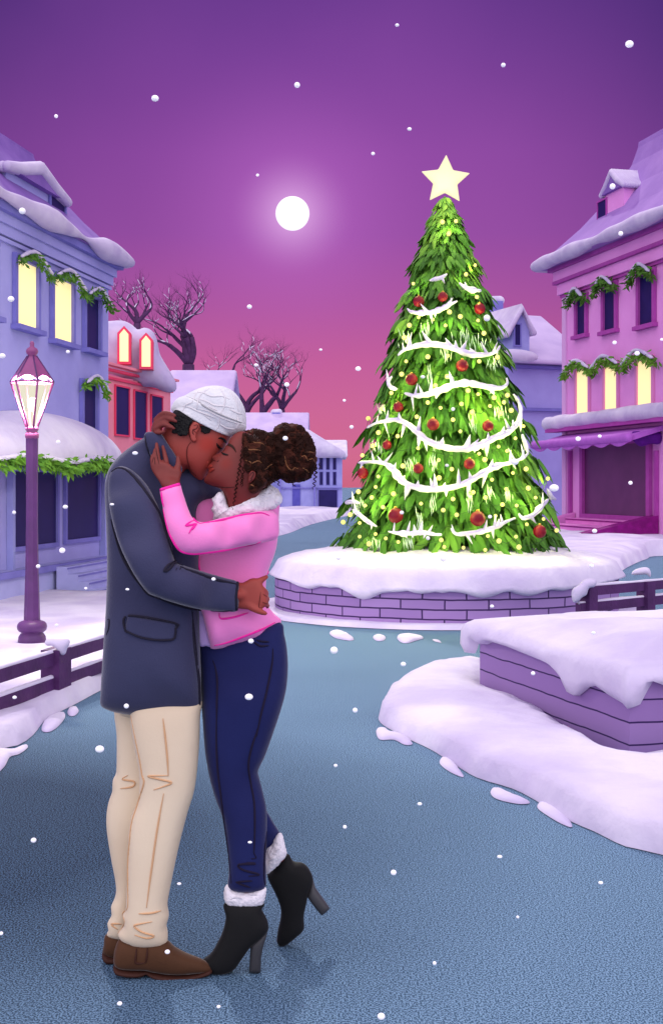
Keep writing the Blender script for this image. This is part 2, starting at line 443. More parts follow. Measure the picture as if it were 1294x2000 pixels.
# ------------------------------------------------------------------ brick planter with its snow
BRICK = bpy.data.materials.new('lavender brick'); BRICK.use_nodes = True
def brick_mat(m, col1, col2, mortar, bw, bh, ms):
    t = m.node_tree; b = t.nodes['Principled BSDF']; uv = t.nodes.new('ShaderNodeUVMap'); uv.uv_map = 'u'
    br = t.nodes.new('ShaderNodeTexBrick'); br.inputs['Color1'].default_value = (*lin(col1),1); br.inputs['Color2'].default_value = (*lin(col2),1); br.inputs['Mortar'].default_value = (*lin(mortar),1)
    br.inputs['Scale'].default_value = 1; br.inputs['Brick Width'].default_value = bw; br.inputs['Row Height'].default_value = bh; br.inputs['Mortar Size'].default_value = ms; br.inputs['Mortar Smooth'].default_value = .3; br.inputs['Bias'].default_value = -.2
    n = t.nodes.new('ShaderNodeTexNoise'); n.inputs['Scale'].default_value = 3.0
    t.links.new(uv.outputs[0], n.inputs['Vector'])
    mx = t.nodes.new('ShaderNodeMix'); mx.data_type = 'VECTOR'; mx.inputs[0].default_value = .025
    t.links.new(uv.outputs[0], mx.inputs[4]); t.links.new(n.outputs['Color'], mx.inputs[5]); t.links.new(mx.outputs[1], br.inputs['Vector'])
    t.links.new(br.outputs['Color'], b.inputs['Base Color']); b.inputs['Roughness'].default_value = .85
    bp = t.nodes.new('ShaderNodeBump'); bp.inputs['Strength'].default_value = .6; bp.inputs['Distance'].default_value = .02; bp.invert = True
    t.links.new(br.outputs['Fac'], bp.inputs['Height']); t.links.new(bp.outputs[0], b.inputs['Normal'])
brick_mat(BRICK, (158,126,186), (140,108,170), (52,24,82), .44, .098, .0085)
PC = Vector((1.335, 14.5, 0)); PR = 2.0; PH = .47
pl = empty('brick_planter', PC)
tag(pl, 'round lavender brick planter heaped with snow under the christmas tree', 'planter')
def arc_wall(rad, z0, z1, c, n=96):
    V = []; Fc = []; uvs = []
    for j in range(n+1):
        a = 2*math.pi*j/n
        for z in (z0, z1): V.append(Vector((c.x+rad*math.cos(a), c.y+rad*math.sin(a), z))); uvs.append((a*rad, z))
    for j in range(n): Fc.append((2*j, 2*j+2, 2*j+3, 2*j+1))
    return V, Fc, uvs
def set_uv(o, uvs):
    l = o.data.uv_layers.new(name='u')
    for lp in o.data.loops: l.data[lp.index].uv = uvs[lp.vertex_index]
v, f, uvs = arc_wall(PR, 0, PH, PC)
o = mk('wall', v, f, BRICK, pl); set_uv(o, uvs)
# snow heap with drips over the rim
def heap():
    V = []; Fc = []; n = 180; rr = random.Random(3)
    rings = [0, .25, .5, .7, .82, .9, .95, .985, 1.01, 1.03, 1.035, 1.03]
    drip = []
    for j in range(n):
        a = 2*math.pi*j/n
        d = .05+.05*max(0, noise.noise(Vector((math.cos(a)*2.2, math.sin(a)*2.2, 1))))
        drip.append(d)
    for px, dep, wd in ((820,.06,4),(905,.05,3),(945,.10,5),(1030,.09,5),(1105,.05,5),(705,.14,5),(770,.05,4),(600,.07,5),(650,.04,3),(1165,.06,3),(860,.05,3),(730,.07,6),(985,.04,6)):
        x = (px-CX)/F*12.7-PC.x; 
        a = -math.acos(max(-1, min(1, x/PR))); jc = int(round(a/(2*math.pi)*n)) % n
        for q in range(-wd*2, wd*2+1): drip[(jc+q) % n] = max(drip[(jc+q) % n], .06+dep*math.exp(-(q/wd*1.5)**2))
    for i, r in enumerate(rings):
        for j in range(n):
            a = 2*math.pi*j/n
            q = PR*r*(1+.012*noise.noise(Vector((math.cos(a)*3, math.sin(a)*3, 5))))
            x = PC.x+q*math.cos(a); y = PC.y+q*math.sin(a)
            top = PH+.13+.24*(1-min(1, r)**2)
            if r <= .9: z = top+.035*noise.fractal(Vector((x, y, 0))*1.6, .8, 2, 4)
            elif r < 1.0: z = PH+.13*math.sqrt(max(0, 1-((r-.9)/.115)**2))+.03
            else: z = {8: PH+.03, 9: PH+.0-drip[j]*.5, 10: PH-drip[j]*.85, 11: PH-drip[j]}[i]
            if i == 11: x = PC.x+(PR+.004)*math.cos(a); y = PC.y+(PR+.004)*math.sin(a)
            V.append(Vector((x, y, z)))
    for i in range(len(rings)-1):
        for j in range(n):
            a = i*n+j; b = i*n+(j+1) % n; Fc.append((a, a+n, b+n, b))
    return V, Fc
m_heap = heap(); mk('snow_cap', *m_heap, SNOW, pl)
ring = []
for j in range(40):
    a = 2*math.pi*j/40; q = PR+.30+.14*noise.noise(Vector((math.cos(a)*1.7, math.sin(a)*1.7, 9)))
    if -math.pi*.8 < a-2*math.pi < -math.pi*.2: q -= .06
    ring.append((PC.x+q*math.cos(a), PC.y+q*math.sin(a)))
_, m_ring = mound('snow_skirt', ring, .045, .25, .11, .008, 1.5, label='snow lying around the foot of the brick planter', px=False, base=.006)

# ------------------------------------------------------------------ stone block with thick snow, right foreground
STONE = bpy.data.materials.new('violet stone courses'); STONE.use_nodes = True
brick_mat(STONE, (148,116,176), (138,104,168), (48,20,84), 40, .115, .005)
A = Vector((.985, 8.5, 0)); B = Vector((1.573, 6.5, 0)); ux = (B-A).normalized(); uy = Vector((-ux.y, ux.x, 0)); uy = -uy if uy.x < 0 else uy
Hb = .42; LBk = (B-A).length; WB = 3.2
bl = empty('stone_block_wall', (A+B)/2+uy*WB/2)
tag(bl, 'low violet stone block wall under a thick overhanging snow cap at right', 'wall')
def BL(s, t, z): return A+ux*s+uy*t+Vector((0, 0, z))
rc = .10
foot = [BL(rc,0,0), BL(LBk,0,0), BL(LBk,WB,0), BL(0,WB,0), BL(0,rc,0), BL(rc*.3,rc*.3,0)]
V = []; uvs = []; Fc = []
per = 0
n_ = len(foot)
for i in range(n_+1):
    p = foot[i % n_]
    if i: per += (p-foot[i-1]).length
    for z in (-.02, Hb): V.append(Vector((p.x, p.y, z))); uvs.append((per+7, z+.03))
for i in range(n_): Fc.append((2*i, 2*i+2, 2*i+3, 2*i+1))
o = mk('stonework', V, Fc, STONE, bl, smooth=False); set_uv(o, uvs)
def blockcap():
    V = []; Fc = []
    S = np.linspace(0, 1, 64); T_ = np.linspace(0, 1, 60)
    over = .05
    prof = [(-.010, 1), (over, .93), (over*1.3, .6), (over*1.1, .2)] # side skirt
    # perimeter loop rings collapsing to the top
    P = []
    def outline(off, n=260):
        pts = []
        c = [(-off, -off), (LBk+off, -off), (LBk+off, WB+off), (-off, WB+off)]
        tot = [LBk+2*off, WB+2*off, LBk+2*off, WB+2*off]; per = sum(tot)
        for i in range(n):
            d = i/n*per; k = 0
            while d > tot[k]: d -= tot[k]; k += 1
            a = c[k]; b = c[(k+1) % 4]; t = d/tot[k]
            pts.append((a[0]+(b[0]-a[0])*t, a[1]+(b[1]-a[1])*t))
        return pts
    n = 260
    per0 = outline(0, n)
    drip = []
    for i, (s, t) in enumerate(per0):
        if t < .01: # left face, s from 0 (far) to LBk (near)
            x = s/LBk
            # traced lower edge of the snow along the face
            xs = [0, .03, .06, .12, .2, .35, .5, .60, .66, .70, .74, .80, .86, .93, 1.0]
            ds = [.13, .12, .0, .04, -.02, -.02, .01, .03, .08, .16, .17, .10, .07, .10, .12]
            drip.append(float(np.interp(x, xs, ds)))
        elif s > LBk-.01 and t > .01: drip.append(.06+.06*math.sin(t*16+1.2)+.03*math.sin(t*31))
        else: drip.append(.06)
    rings = [( .006, None), (.05, 'd'), (.075, .35), (.07, 'm'), (.05, 't1'), (0.0, 't2'), (-.09, 't3'), (-.3, 't4'), (-.6, 't5'), (-.95, 't6')]
    for off, kd in rings:
        pts = outline(off, n)
        for i, (s, t) in enumerate(pts):
            r = .07
            # round the plan corners
            p = BL(s, t, 0)
            nz = noise.fractal(Vector((p.x, p.y, 0))*1.9, .8, 2, 4)
            if kd is None: z = Hb-drip[i]
            elif kd == 'd': z = Hb-drip[i]*.97
            elif kd == .35: z = Hb-drip[i]*.5
            elif kd == 'm': z = Hb+.03
            elif kd == 't1': z = Hb+.075
            elif kd == 't2': z = Hb+.105+.02*nz
            elif kd == 't3': z = Hb+.125+.03*nz
            elif kd == 't4': z = Hb+.16+.04*nz
            else: z = Hb+.19+.05*nz
            V.append(Vector((p.x, p.y, z)))
    m = len(rings)
    for k in range(m-1):
        for i in range(n):
            a = k*n+i; b = k*n+(i+1) % n; Fc.append((a, b, b+n, a+n))
    c0 = len(V); V.append(BL(LBk/2, WB/2, Hb+.16))
    for i in range(n): Fc.append(((m-1)*n+i, (m-1)*n+(i+1) % n, c0))
    return V, Fc
mk('snow_cap', *blockcap(), SNOW, bl)

# ------------------------------------------------------------------ plum rail fences
PLUM_D = mat('dark plum timber', (84,42,98), .7, (70,34,84), 5, 5, .3, 30)
def rail_fence(label, a, b, posts, h_hi, h_lo, rh, pw, ph, extra):
    d = (b-a); Ln = d.length; d = d.normalized(); nrm = Vector((-d.y, d.x, 0)); nrm = -nrm if nrm.y > 0 else nrm
    root = empty('rail_fence', a+d*Ln/2); tag(root, label, 'fence')
    ps = [0]+sorted(posts)+[Ln]
    def fr(v): return a+d*v.x+nrm*(-v.y)+Vector((0, 0, v.z))
    for z in (h_hi, h_lo):
        r = mk('rail', *box(0, Ln, -.03, .03, z-rh, z, fr), PLUM_D, root, smooth=False)
        # snow line on the rail
        pts = []; rad = []
        m = int(Ln/.06)
        for i in range(m+1):
            s = Ln*i/m; k = .013+.010*max(0, noise.noise(Vector((s*3, z*9, 1)))+.3)
            pts.append(fr(Vector((s, -.01, z+.003)))); rad.append(k)
        mk('snow_line', *tube(pts, rad, 7), SNOW, r)
    for s in posts:
        p = mk('post', *box(s-pw/2, s+pw/2, -.065, .065, 0, ph, fr), PLUM_D, root, smooth=False)
    return root, fr
fa = Vector(((-60-CX)/F*6.99, 6.99, 0)); fb_ = Vector(((330-CX)/F*10.26, 10.26, 0))
dd = (fb_-fa).normalized(); _k = (110-CX)/F; s0 = (_k*fa.y-fa.x)/(dd.x-_k*dd.y); Zp = fa.y+dd.y*s0
fL, frL = rail_fence('dark plum rail fence on the left bank, one snow capped post', fa, fb_, [s0, (fb_-fa).length-.1], .36, .195, .082, .19, .375, None)
o = None
capv = inflate([(88,1254),(95,1247),(118,1246),(134,1248),(137,1256),(132,1266),(128,1277),(120,1279),(113,1270),(104,1262),(92,1261)], Zp-.07, .9, 2.5, maxh=.10, seed=3)
mk('snow_cap', *capv, SNOW, fL)
ga = Vector(((1128-CX)/F*11.0, 11.0, 0)); gb = Vector(((1420-CX)/F*12.6, 12.6, 0)); gd = (gb-ga).normalized()
def gs(px):
    # parameter where the fence line crosses the photo column
    k = (px-CX)/F; return ((k*ga.y-ga.x)/(gd.x-k*gd.y))
fR, frR = rail_fence('dark plum rail fence behind the stone block at right', ga, gb, [gs(1147), gs(1260)], .545, .40, .085, .12, .545, None)
for poly in ([(1115,1162),(1118,1150),(1130,1142),(1140,1132),(1155,1130),(1164,1136),(1160,1146),(1149,1149),(1144,1162),(1135,1167),(1128,1175),(1119,1176)],
             [(1232,1122),(1238,1113),(1255,1108),(1266,1110),(1270,1120),(1268,1127),(1260,1122),(1245,1123)]):
    mk('snow_cap', *inflate(poly, 10.98 if poly[0][0] < 1200 else 11.75, .9, 2.5, maxh=.10, seed=3), SNOW, fR)
# ------------------------------------------------------------------ buildings
WALL_BLUE = mat('periwinkle stucco', (168,164,226), .85, (158,154,218), 1.5, 5, .3, 25)
WALL_BLUE2 = mat('pale blue stucco', (158,160,220), .85, (148,150,212), 2.5, 5, .3, 25)
TRIM_BLUE = mat('blue painted trim', (126,122,198), .7, (116,112,188), 4, 4)
STEP_BLUE = mat('blue painted steps', (176,176,230), .8, (166,166,222), 4, 4)
ROOF_P = mat('dusk tinted snow roof', (140,104,182), .8, (122,88,168), 2.0, 6, .4, 14)  # snowy roofs with the violet dusk veil put into their base colour
WALL_PK = mat('orchid pink stucco', (236,156,226), .85, (230,148,220), 1.5, 5, .3, 25)
TRIM_PK = mat('magenta painted trim', (176,74,168), .7, (166,66,158), 4, 4)
DEEP_PK = mat('deep magenta stone', (140,12,126), .85, (118,6,106), 6, 5, .4, 30)
STEP_PK = mat('pink painted steps', (234,140,216), .8, (226,130,208), 4, 4)
DARKV = mat('dark violet fabric', (92,10,134), .8, (78,6,116), 8, 4)
AWN = mat('lilac awning cloth', (184,104,204), .8, (174,94,196), 5, 4)
WALL_RD = mat('coral red boards', (250,150,166), .85, (242,138,156), 1.5, 5, .3, 25)
TRIM_RD = mat('red painted trim', (238,70,108), .7)
DOORG = mat('plum dark shop glass', (104,46,100), .35, (94,40,92), 2, 3)

class Facade:
    """a vertical wall plane through two ground points; px -> (u, h) and local (u, out, h) -> world"""
    def __init__(s, p0, p1):
        s.o = Vector((p0.x, p0.y, 0)); d = Vector((p1.x-p0.x, p1.y-p0.y, 0)); s.len = d.length; s.d = d.normalized()
        s.n = Vector((-s.d.y, s.d.x, 0)); 
        if s.n.dot(Vector((0,0,0))-s.o) < 0: s.n = -s.n
    def uv(s, px, py):
        r = Vector(((px-CX)/F, 1, -(py-HY)/F)); k = (s.o.dot(s.n))/(r.x*s.n.x+r.y*s.n.y)
        p = Vector((r.x*k, k, CH+r.z*k)); return (p-s.o).dot(s.d), p.z
    def __call__(s, u, w_, h): return s.o+s.d*u+s.n*w_+Vector((0, 0, h))
    def box(s, u0, u1, w0, w1, h0, h1):
        return box(u0, u1, w0, w1, h0, h1, lambda v: s(v.x, v.y, v.z))
def window(fa_, x0, y0, x1, y1, parent, trim, lit=False, fw=None, sill=True, arch=False, proud=.07):
    ua, hb = fa_.uv(x0, y1); ub, ht = fa_.uv(x1, y0)
    um = (ua+ub)/2; xm = (x0+x1)/2
    hb = fa_.uv(xm, y1)[1]; ht = fa_.uv(xm, y0)[1]
    if ua > ub: ua, ub = ub, ua
    fw = fw or .09*(ht-hb)
    parts = [fa_.box(ua-fw, ua, .005, proud, hb, ht), fa_.box(ub, ub+fw, .005, proud, hb, ht), fa_.box(ua-fw, ub+fw, .005, proud+.01, ht, ht+fw)]
    fr = mk('window', *join(*parts), trim, parent, smooth=False)
    if sill: mk('sill', *fa_.box(ua-fw*1.5, ub+fw*1.5, .003, proud+.07, hb-fw*.9, hb), trim, fr, smooth=False)
    else: mk('sill', *fa_.box(ua-fw, ub+fw, .005, proud, hb-fw, hb), trim, fr, smooth=False)
    mk('pane', *fa_.box(ua, ub, .004, .018, hb, ht), WARM if lit else GLASS_DARK, fr, smooth=False)
    return fr, (ua, ub, hb, ht)
def leafy(points, out, size, n, mats_two, name, parent=None, label=None, group=None, droop=.8, snow=True, seed=0, cat='garland'):
    """fir garland: many small blades about a line, with a crust of snow along its top"""
    rr = random.Random(seed); V = []; Fc = []
    P = curve3(points, size*.5)
    for i in range(n):
        p = P[rr.randrange(len(P))]+Vector((rr.gauss(0, size*.25), rr.gauss(0, size*.25), rr.gauss(0, size*.28)))
        d = Vector((rr.gauss(0, .8), rr.gauss(0, .4), -droop+rr.gauss(0, .6)))+out*.6; d.normalize()
        s = d.cross(Vector((rr.gauss(0,1), rr.gauss(0,1), rr.gauss(0,1)))).normalized()*size*rr.uniform(.10, .2)
        l = size*rr.uniform(.5, 1.1); nn = d.cross(s).normalized()*size*.04
        k = len(V); V += [p-s*.5, p+s*.5, p+d*l*.5+s+nn, p+d*l*.5-s+nn, p+d*l]
        Fc += [(k, k+1, k+2, k+3), (k+3, k+2, k+4)]
    if parent is None:
        root = empty(name, P[len(P)//2]); tag(root, label, cat, group)
    else: root = parent
    mk('foliage', V, Fc, mats_two, root, smooth=False)
    if snow:
        up = [p+Vector((0, 0, size*.42))+out*size*.25 for p in P]
        rad = [size*(.20+.16*abs(noise.noise(p*2.1/size*.3+Vector((seed, 0, 0))))) for p in up]; rad[0] *= .3; rad[-1] *= .3
        mk('snow_crust', *capsule(up, rad, 9), SNOW, root)
    return root

# --- left periwinkle building
fl = Facade(W(20, 1112, 15.2), W(205, 1083, 18.5))
u_r = fl.uv(212, 900)[0]; u_l = fl.uv(-330, 900)[0]; PORCH = .42
bL = empty('shop_building', fl(u_r, 0, 0))
tag(bL, 'periwinkle blue corner building with domed snowy awning and steps, at far left', 'building')
EH = 4.83
mk('wall', *fl.box(u_l, u_r, -5, 0, 0, EH), WALL_BLUE, bL, smooth=False)
# porch slab and steps (down towards the road)
sl, _h = fl.uv(107, 1107)
porch_w = .22
mk('porch', *fl.box(u_l, u_r+.02, .004, porch_w, 0, PORCH), STEP_BLUE, bL, smooth=False)
mk('porch_lip', *fl.box(u_l, u_r+.02, porch_w+.001, porch_w+.05, PORCH-.07, PORCH+.01), TRIM_BLUE, bL, smooth=False)
for i in range(4):
    us = fl.uv(72, 1107)[0]
    st = mk('step', *fl.box(us, u_r+.9, porch_w+.052+i*.15, porch_w+.202+i*.15, 0, PORCH-.02-.095*(i)), STEP_BLUE, bL, smooth=False)
    mk('step_edge', *fl.box(us-.01, u_r+.9, porch_w+.2025+i*.15, porch_w+.213+i*.15, PORCH-.05-.095*i, PORCH-.03-.095*i), TRIM_BLUE, st, smooth=False)
# shopfront windows, upper windows
for q in ((22,922,107,1064),(126,918,189,1051)): window(fl, *q, bL, TRIM_BLUE, fw=.06, sill=False, proud=.05)
for q in ((-90,930,-14,1072),): window(fl, *q, bL, TRIM_BLUE, fw=.06, sill=False, proud=.05)
for x in (15, 196): 
    u_, _ = fl.uv(x, 1000); mk('pilaster', *fl.box(u_-.035, u_+.035, .004, .09, PORCH, 1.85), WALL_BLUE2, bL, smooth=False)
wins = [((28,514,68,640), True), ((100,548,137,668), True), ((163,582,190,684), False), ((158,752,184,850), False), ((-60,470,-14,612), True)]
gl = []
for q, lit in wins:
    _, r_ = window(fl, *q, bL, TRIM_BLUE, lit=lit, fw=.07, proud=.06); gl.append(r_)
labs = ['snow dusted fir garland over the leftmost lit upper window', 'snow dusted fir garland over the second lit window, half way to the corner', 'fir garland over the dark top window by the corner', 'snowy fir garland over the dark window just above the domed awning']
for (ua, ub, hb, ht), lab, sd_ in zip(gl[:4], labs, range(4)):
    leafy([fl(ua-.12, .12, ht-.04), fl((ua+ub)/2, .14, ht+.09), fl(ub+.16, .16, ht-.12)], fl.n, .10, 170, FIR2 if sd_ != 3 else FIR, 'garland', label=lab, group='garlands over windows of the blue building', seed=sd_+3)
# cornice with a wavy band
for z0, z1, w_ in ((EH-.40, EH-.35, .04), (EH-.33, EH-.20, .06), (EH-.20, EH-.08, .10), (EH-.08, EH+.02, .18)):
    mk('cornice', *fl.box(u_l, u_r+w_, .003, w_, z0, z1-.002), TRIM_BLUE if z1 < EH-.4 or z1 > EH else WALL_BLUE, bL, smooth=False)
def hip_roof(fa_, u0, u1, e, h0, dep, ins_u, ins_w, rise, ext=.3):
    V = [fa_(u0, ext, h0), fa_(u1+ext, ext, h0), fa_(u1+ext, -dep, h0), fa_(u0, -dep, h0)]
    n = 8
    V = []; Fc = []
    lv = [0, .02, .15, .35, .6, .85, .97, 1.0]
    for t in lv:
        iu = ins_u*(1-(1-t)**1.5); iw = ins_w*(1-(1-t)**1.5); z = h0+rise*t+(.06 if 0 < t else 0)
        V += [fa_(u0, ext-iw, z), fa_(u1+ext-iu, ext-iw, z), fa_(u1+ext-iu, -dep+iw, z), fa_(u0, -dep+iw, z)]
    for k in range(len(lv)-1):
        for i in range(4): a = k*4+i; b = k*4+(i+1) % 4; Fc.append((a, b, b+4, a+4))
    Fc.append(tuple(range(len(V)-4, len(V)))); Fc.append((3, 2, 1, 0))
    return V, Fc
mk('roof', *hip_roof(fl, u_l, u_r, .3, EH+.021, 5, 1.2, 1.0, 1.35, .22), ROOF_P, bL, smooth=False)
# wavy snow edge on the roof
for z_, nm in ((EH+.06, 'roof_snow'),):
    pts = []; rad = []
    for i in range(90):
        t = i/89; u_ = u_l+(u_r+.3-u_l)*t; pts.append(fl(u_, .24, z_)); rad.append(.10+.06*noise.noise(Vector((u_*1.3, 0, 2)))+.05*math.sin(u_*2.6))
    mk(nm, *capsule(pts, rad, 10), SNOW_OLD, bL)
    pts = [fl(u_r+.25, .2-i*.2, z_) for i in range(22)]
    mk(nm, *capsule(pts, [.1]*22, 10), SNOW_OLD, bL)
# dormer on the roof slope
def dormer(fa_, x0, x1, ytop, ybot, wout, parent, wallm, roofm, winq, dep=1.6, peak=.22, snowy=True, trim=None):
    ua = fa_.uv(x0, ybot)[0]; ub = fa_.uv(x1, ybot)[0]; hm = fa_.uv((x0+x1)/2, ytop)[1]; hb = fa_.uv((x0+x1)/2, ybot)[1]
    d = mk('dormer', *fa_.box(ua, ub, -dep, wout, hb, hm), wallm, parent, smooth=False)
    um = (ua+ub)/2; ov = .10
    V = [fa_(ua-ov, wout+ov, hm), fa_(ub+ov, wout+ov, hm), fa_(um, wout+ov, hm+peak), fa_(ua-ov, -dep, hm), fa_(ub+ov, -dep, hm), fa_(um, -dep, hm+peak)]
    mk('dormer_roof', V, [(0,1,2),(5,4,3),(0,2,5,3),(1,4,5,2),(0,3,4,1)], roofm, parent, smooth=False)
    if snowy:
        pr = [capsule([fa_(ua-ov, y_, hm+.02), fa_((ua*.6+um*.4), y_, hm+peak*.45), fa_(um, y_, hm+peak+.03), fa_((ub*.6+um*.4), y_, hm+peak*.45), fa_(ub+ov, y_, hm+.02)], [.07,.09,.1,.09,.07], 10) for y_ in np.linspace(wout+ov*.6, wout-1.3, 20)]
        mk('dormer_snow', *join(*pr), SNOW_OLD, parent)
    f2 = Facade(fa_(ua, wout, 0), fa_(ub, wout, 0))
    if f2.d.dot(fa_.d) < 0: f2.d = -f2.d
    f2.o = fa_(0, wout, 0)
    if winq: window(f2, *winq, parent, trim, fw=.04, proud=.04, sill=False)
fl2 = fl
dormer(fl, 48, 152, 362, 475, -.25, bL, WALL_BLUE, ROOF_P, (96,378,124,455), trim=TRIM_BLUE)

# domed awning
uc = fl.uv(62, 905)[0]; ue = fl.uv(196, 905)[0]; a_ = ue-uc+.05; hA = fl.uv(120, 905)[1]-.02; bA = fl.uv(62, 812)[1]-hA
def dome(a, b, c, hh, n=40, m=14, u0=uc, add=0.0):
    V = []; Fc = []
    for i in range(m+1):
        t = (math.pi/2)*i/m
        for j in range(n+1):
            q = math.pi*j/n
            V.append(fl(u0+(a+add)*math.cos(q)*math.cos(t), .01+(c+add)*math.sin(q)*math.cos(t), hh+(b+add)*math.sin(t)))
    for i in range(m):
        for j in range(n): k = i*(n+1)+j; Fc.append((k, k+1, k+n+2, k+n+1))
    return V, Fc
aw = mk('awning', *dome(a_, bA, .8, hA-.06), AWN, bL)
mk('snow_cap', *dome(a_, bA, .8, hA, add=.05), SNOW, aw)
gp = [fl(uc+(a_+.08)*math.cos(q), .02+.88*math.sin(q), hA-.02+.03*math.sin(q*9)) for q in np.linspace(0, math.pi, 26)]
leafy(gp, fl.n, .13, 1500, FIR, 'garland', label='long green fir garland with snow along the edge of the domed awning', seed=11, droop=.7)

# --- coral red house
fr_ = Facade(W(212, 1085, 24.5), W(345, 1070, 28.5))
u0r = fr_.uv(188, 900)[0]; u1r = fr_.uv(333, 900)[0]; hr = fr_.uv(270, 745)[1]
bR = empty('red_house', fr_((u0r+u1r)/2, 0, 0)); tag(bR, 'coral red town house with deep snow roof and two lit attic windows', 'house')
mk('wall', *fr_.box(u0r, u1r, -3, 0, 0, hr), WALL_RD, bR, smooth=False)
for q in ((224,757,250,849),(261,766,284,856),(294,775,315,862)): window(fr_, *q, bR, TRIM_RD, fw=.035, proud=.04, sill=False)
hc = fr_.uv(270, 757)[1]
for dz, w_ in ((-.04,.05),(.12,.09),(.22,.16)): mk('cornice', *fr_.box(u0r, u1r+w_, .003, w_, hc+dz+.08, hc+dz+.13), TRIM_RD if dz < .2 else WALL_RD, bR, smooth=False)
roofp = [(190,632),(212,628),(238,626),(256,633),(270,644),(282,640),(296,645),(306,662),(312,690),(324,712),(338,735),(345,752),(342,764),(325,766),(300,757),(275,754),(262,742),(240,738),(214,730),(190,728)]
mk('roof_snow', *inflate(roofp, 26.3, 1.0, 5, maxh=.75, amp=.04, freq=2), SNOW_OLD, bR)
f3 = Facade(W(200, 1085, 25.45), W(345, 1085, 25.6))
def attic(xa, xb, yt, yb):
    ua, hb = f3.uv(xa, yb); ub, ht = f3.uv(xb, yt); hs = f3.uv(xa, yt+10)[1]
    um = (ua+ub)/2
    def ex(g, w0, w1):
        V = [f3(ua-g, w0, hb-g), f3(ub+g, w0, hb-g), f3(ub+g, w0, hs+g*.6), f3(um, w0, ht+g*1.4), f3(ua-g, w0, hs+g*.6)]
        V += [v+f3.n*(w1-w0) for v in V]
        return V, [(4,3,2,1,0),(5,6,7,8,9)]+[(i, (i+1) % 5, (i+1) % 5+5, i+5) for i in range(5)]
    fr = mk('attic_window', *ex(.05, -.6, .0), TRIM_RD, bR, smooth=False)
    mk('pane', *ex(0, .001, .02), WARM, fr, smooth=False)
attic(234, 251, 643, 706); attic(277, 294, 656, 716)

# --- plain gabled houses further back
def gable_house(label, x0, x1, yr, ye, Z, wallm, wins_, dep, chim=None, cat='house', over=.3, snowm=SNOW_OLD, right_gable=True, ybase=None):
    a = W(x0, 1000, Z); b = W(x1, 1000, Z); fa_ = Facade(a, b)
    hE = CH+(HY-ye)*Z/F; hR = CH+(HY-yr)*(Z+dep/2)/F
    r = empty('snowy_house', fa_(fa_.len/2, 0, 0)); tag(r, label, cat)
    s = 1 if fa_.d.x > 0 else -1
    Ln = fa_.len
    V = []; 
    for u_ in (0, Ln): V += [fa_(u_, 0, 0), fa_(u_, -dep, 0), fa_(u_, -dep, hE), fa_(u_, -dep/2, hR-.05), fa_(u_, 0, hE)]
    mk('wall', V, [(0,1,2,3,4),(9,8,7,6,5),(0,4,9,5),(1,6,7,2),(4,3,8,9),(2,7,8,3),(0,5,6,1)], wallm, r, smooth=False)
    # roof snow: two thick slabs
    t = .22
    P = [(.3, hE-.22), (0, hE), (-dep/2, hR), (-dep, hE), (-dep-.3, hE-.22)]
    V = []; n = len(P)
    for u_ in (-over, Ln+over):
        for w_, z in P: V.append(fa_(u_, w_, z))
        for w_, z in P: V.append(fa_(u_, w_, z+t))
    Fc = []
    for i in range(n-1): Fc += [(i, i+1, 2*n+i+1, 2*n+i), (n+i, 3*n+i, 3*n+i+1, n+i+1), (i, n+i, n+i+1, i+1), (2*n+i, 2*n+i+1, 3*n+i+1, 3*n+i)]
    Fc += [(0, 2*n, 3*n, n), (n-1, 2*n-1, 4*n-1, 3*n-1)]
    rf = mk('roof', V, Fc, snowm, r, smooth=False)
    bpy_bevel(rf, .09)
    if chim:
        cu = fa_.uv(chim[0], 900)[0]; cw = chim[1]*Z/F/2; hc_ = CH+(HY-chim[2])*(Z+dep/2)/F
        c_ = mk('chimney', *fa_.box(cu-cw, cu+cw, -dep/2-cw, -dep/2+cw, hR-.4, hc_), TRIM_BLUE, r, smooth=False)
        mk('snow_cap', *capsule([fa_(cu-cw*.7, -dep/2, hc_+.03), fa_(cu+cw*.7, -dep/2, hc_+.05)], [cw*.75, cw*.8], 12), SNOW, c_)
    return r, fa_
def bpy_bevel(o, wd, seg=2):
    bm = bmesh.new(); bm.from_mesh(o.data); bmesh.ops.recalc_face_normals(bm, faces=bm.faces)
    bmesh.ops.bevel(bm, geom=list(bm.edges), offset=wd, segments=seg, profile=.5, affect='EDGES'); bm.to_mesh(o.data); bm.free()
    o.data.polygons.foreach_set('use_smooth', [True]*len(o.data.polygons))
LAV = mat('lavender frosted snow roof', (200,180,220), .85, (184,164,210), 1.2, 6, .4, 6)
bB, fB = gable_house('lavender roofed house behind the knitted cap and the bare trees', 330, 436, 733, 800, 44, WALL_BLUE2, None, 5, snowm=LAV)
for x in (352, 388, 416): window(fB, x, 835, x+14, 880, bB, TRIM_BLUE, fw=.06, proud=.05)
window(fB, 380, 930, 402, 1020, bB, TRIM_BLUE, fw=.08, proud=.05, sill=False)
for x in (352, 416): window(fB, x, 935, x+14, 985, bB, TRIM_BLUE, fw=.06, proud=.05)
bC, fC = gable_house('far blue house with lavender snow roof and round chimney cap, left of its lower wing', 478, 592, 812, 858, 72, WALL_BLUE2, None, 6, chim=(535, 16, 806), snowm=LAV)
bD, fD = gable_house('far blue wing with six small dark windows and sloping snow roof', 545, 668, 866, 888, 69, WALL_BLUE2, None, 4.2, snowm=SNOW)
mk('roof_snow', *inflate([(530,852),(570,842),(598,838),(614,846),(640,862),(668,879),(674,888),(668,896),(655,892),(620,893),(545,893)], 68.5, .8, 5, maxh=.8, amp=.05, freq=1), SNOW, bD)
for x in (624, 637, 650):
    for y0, y1 in ((892,917),(922,947)): window(fD, x, y0, x+6, y1, bD, TRIM_BLUE, fw=.03, proud=.03, sill=False)
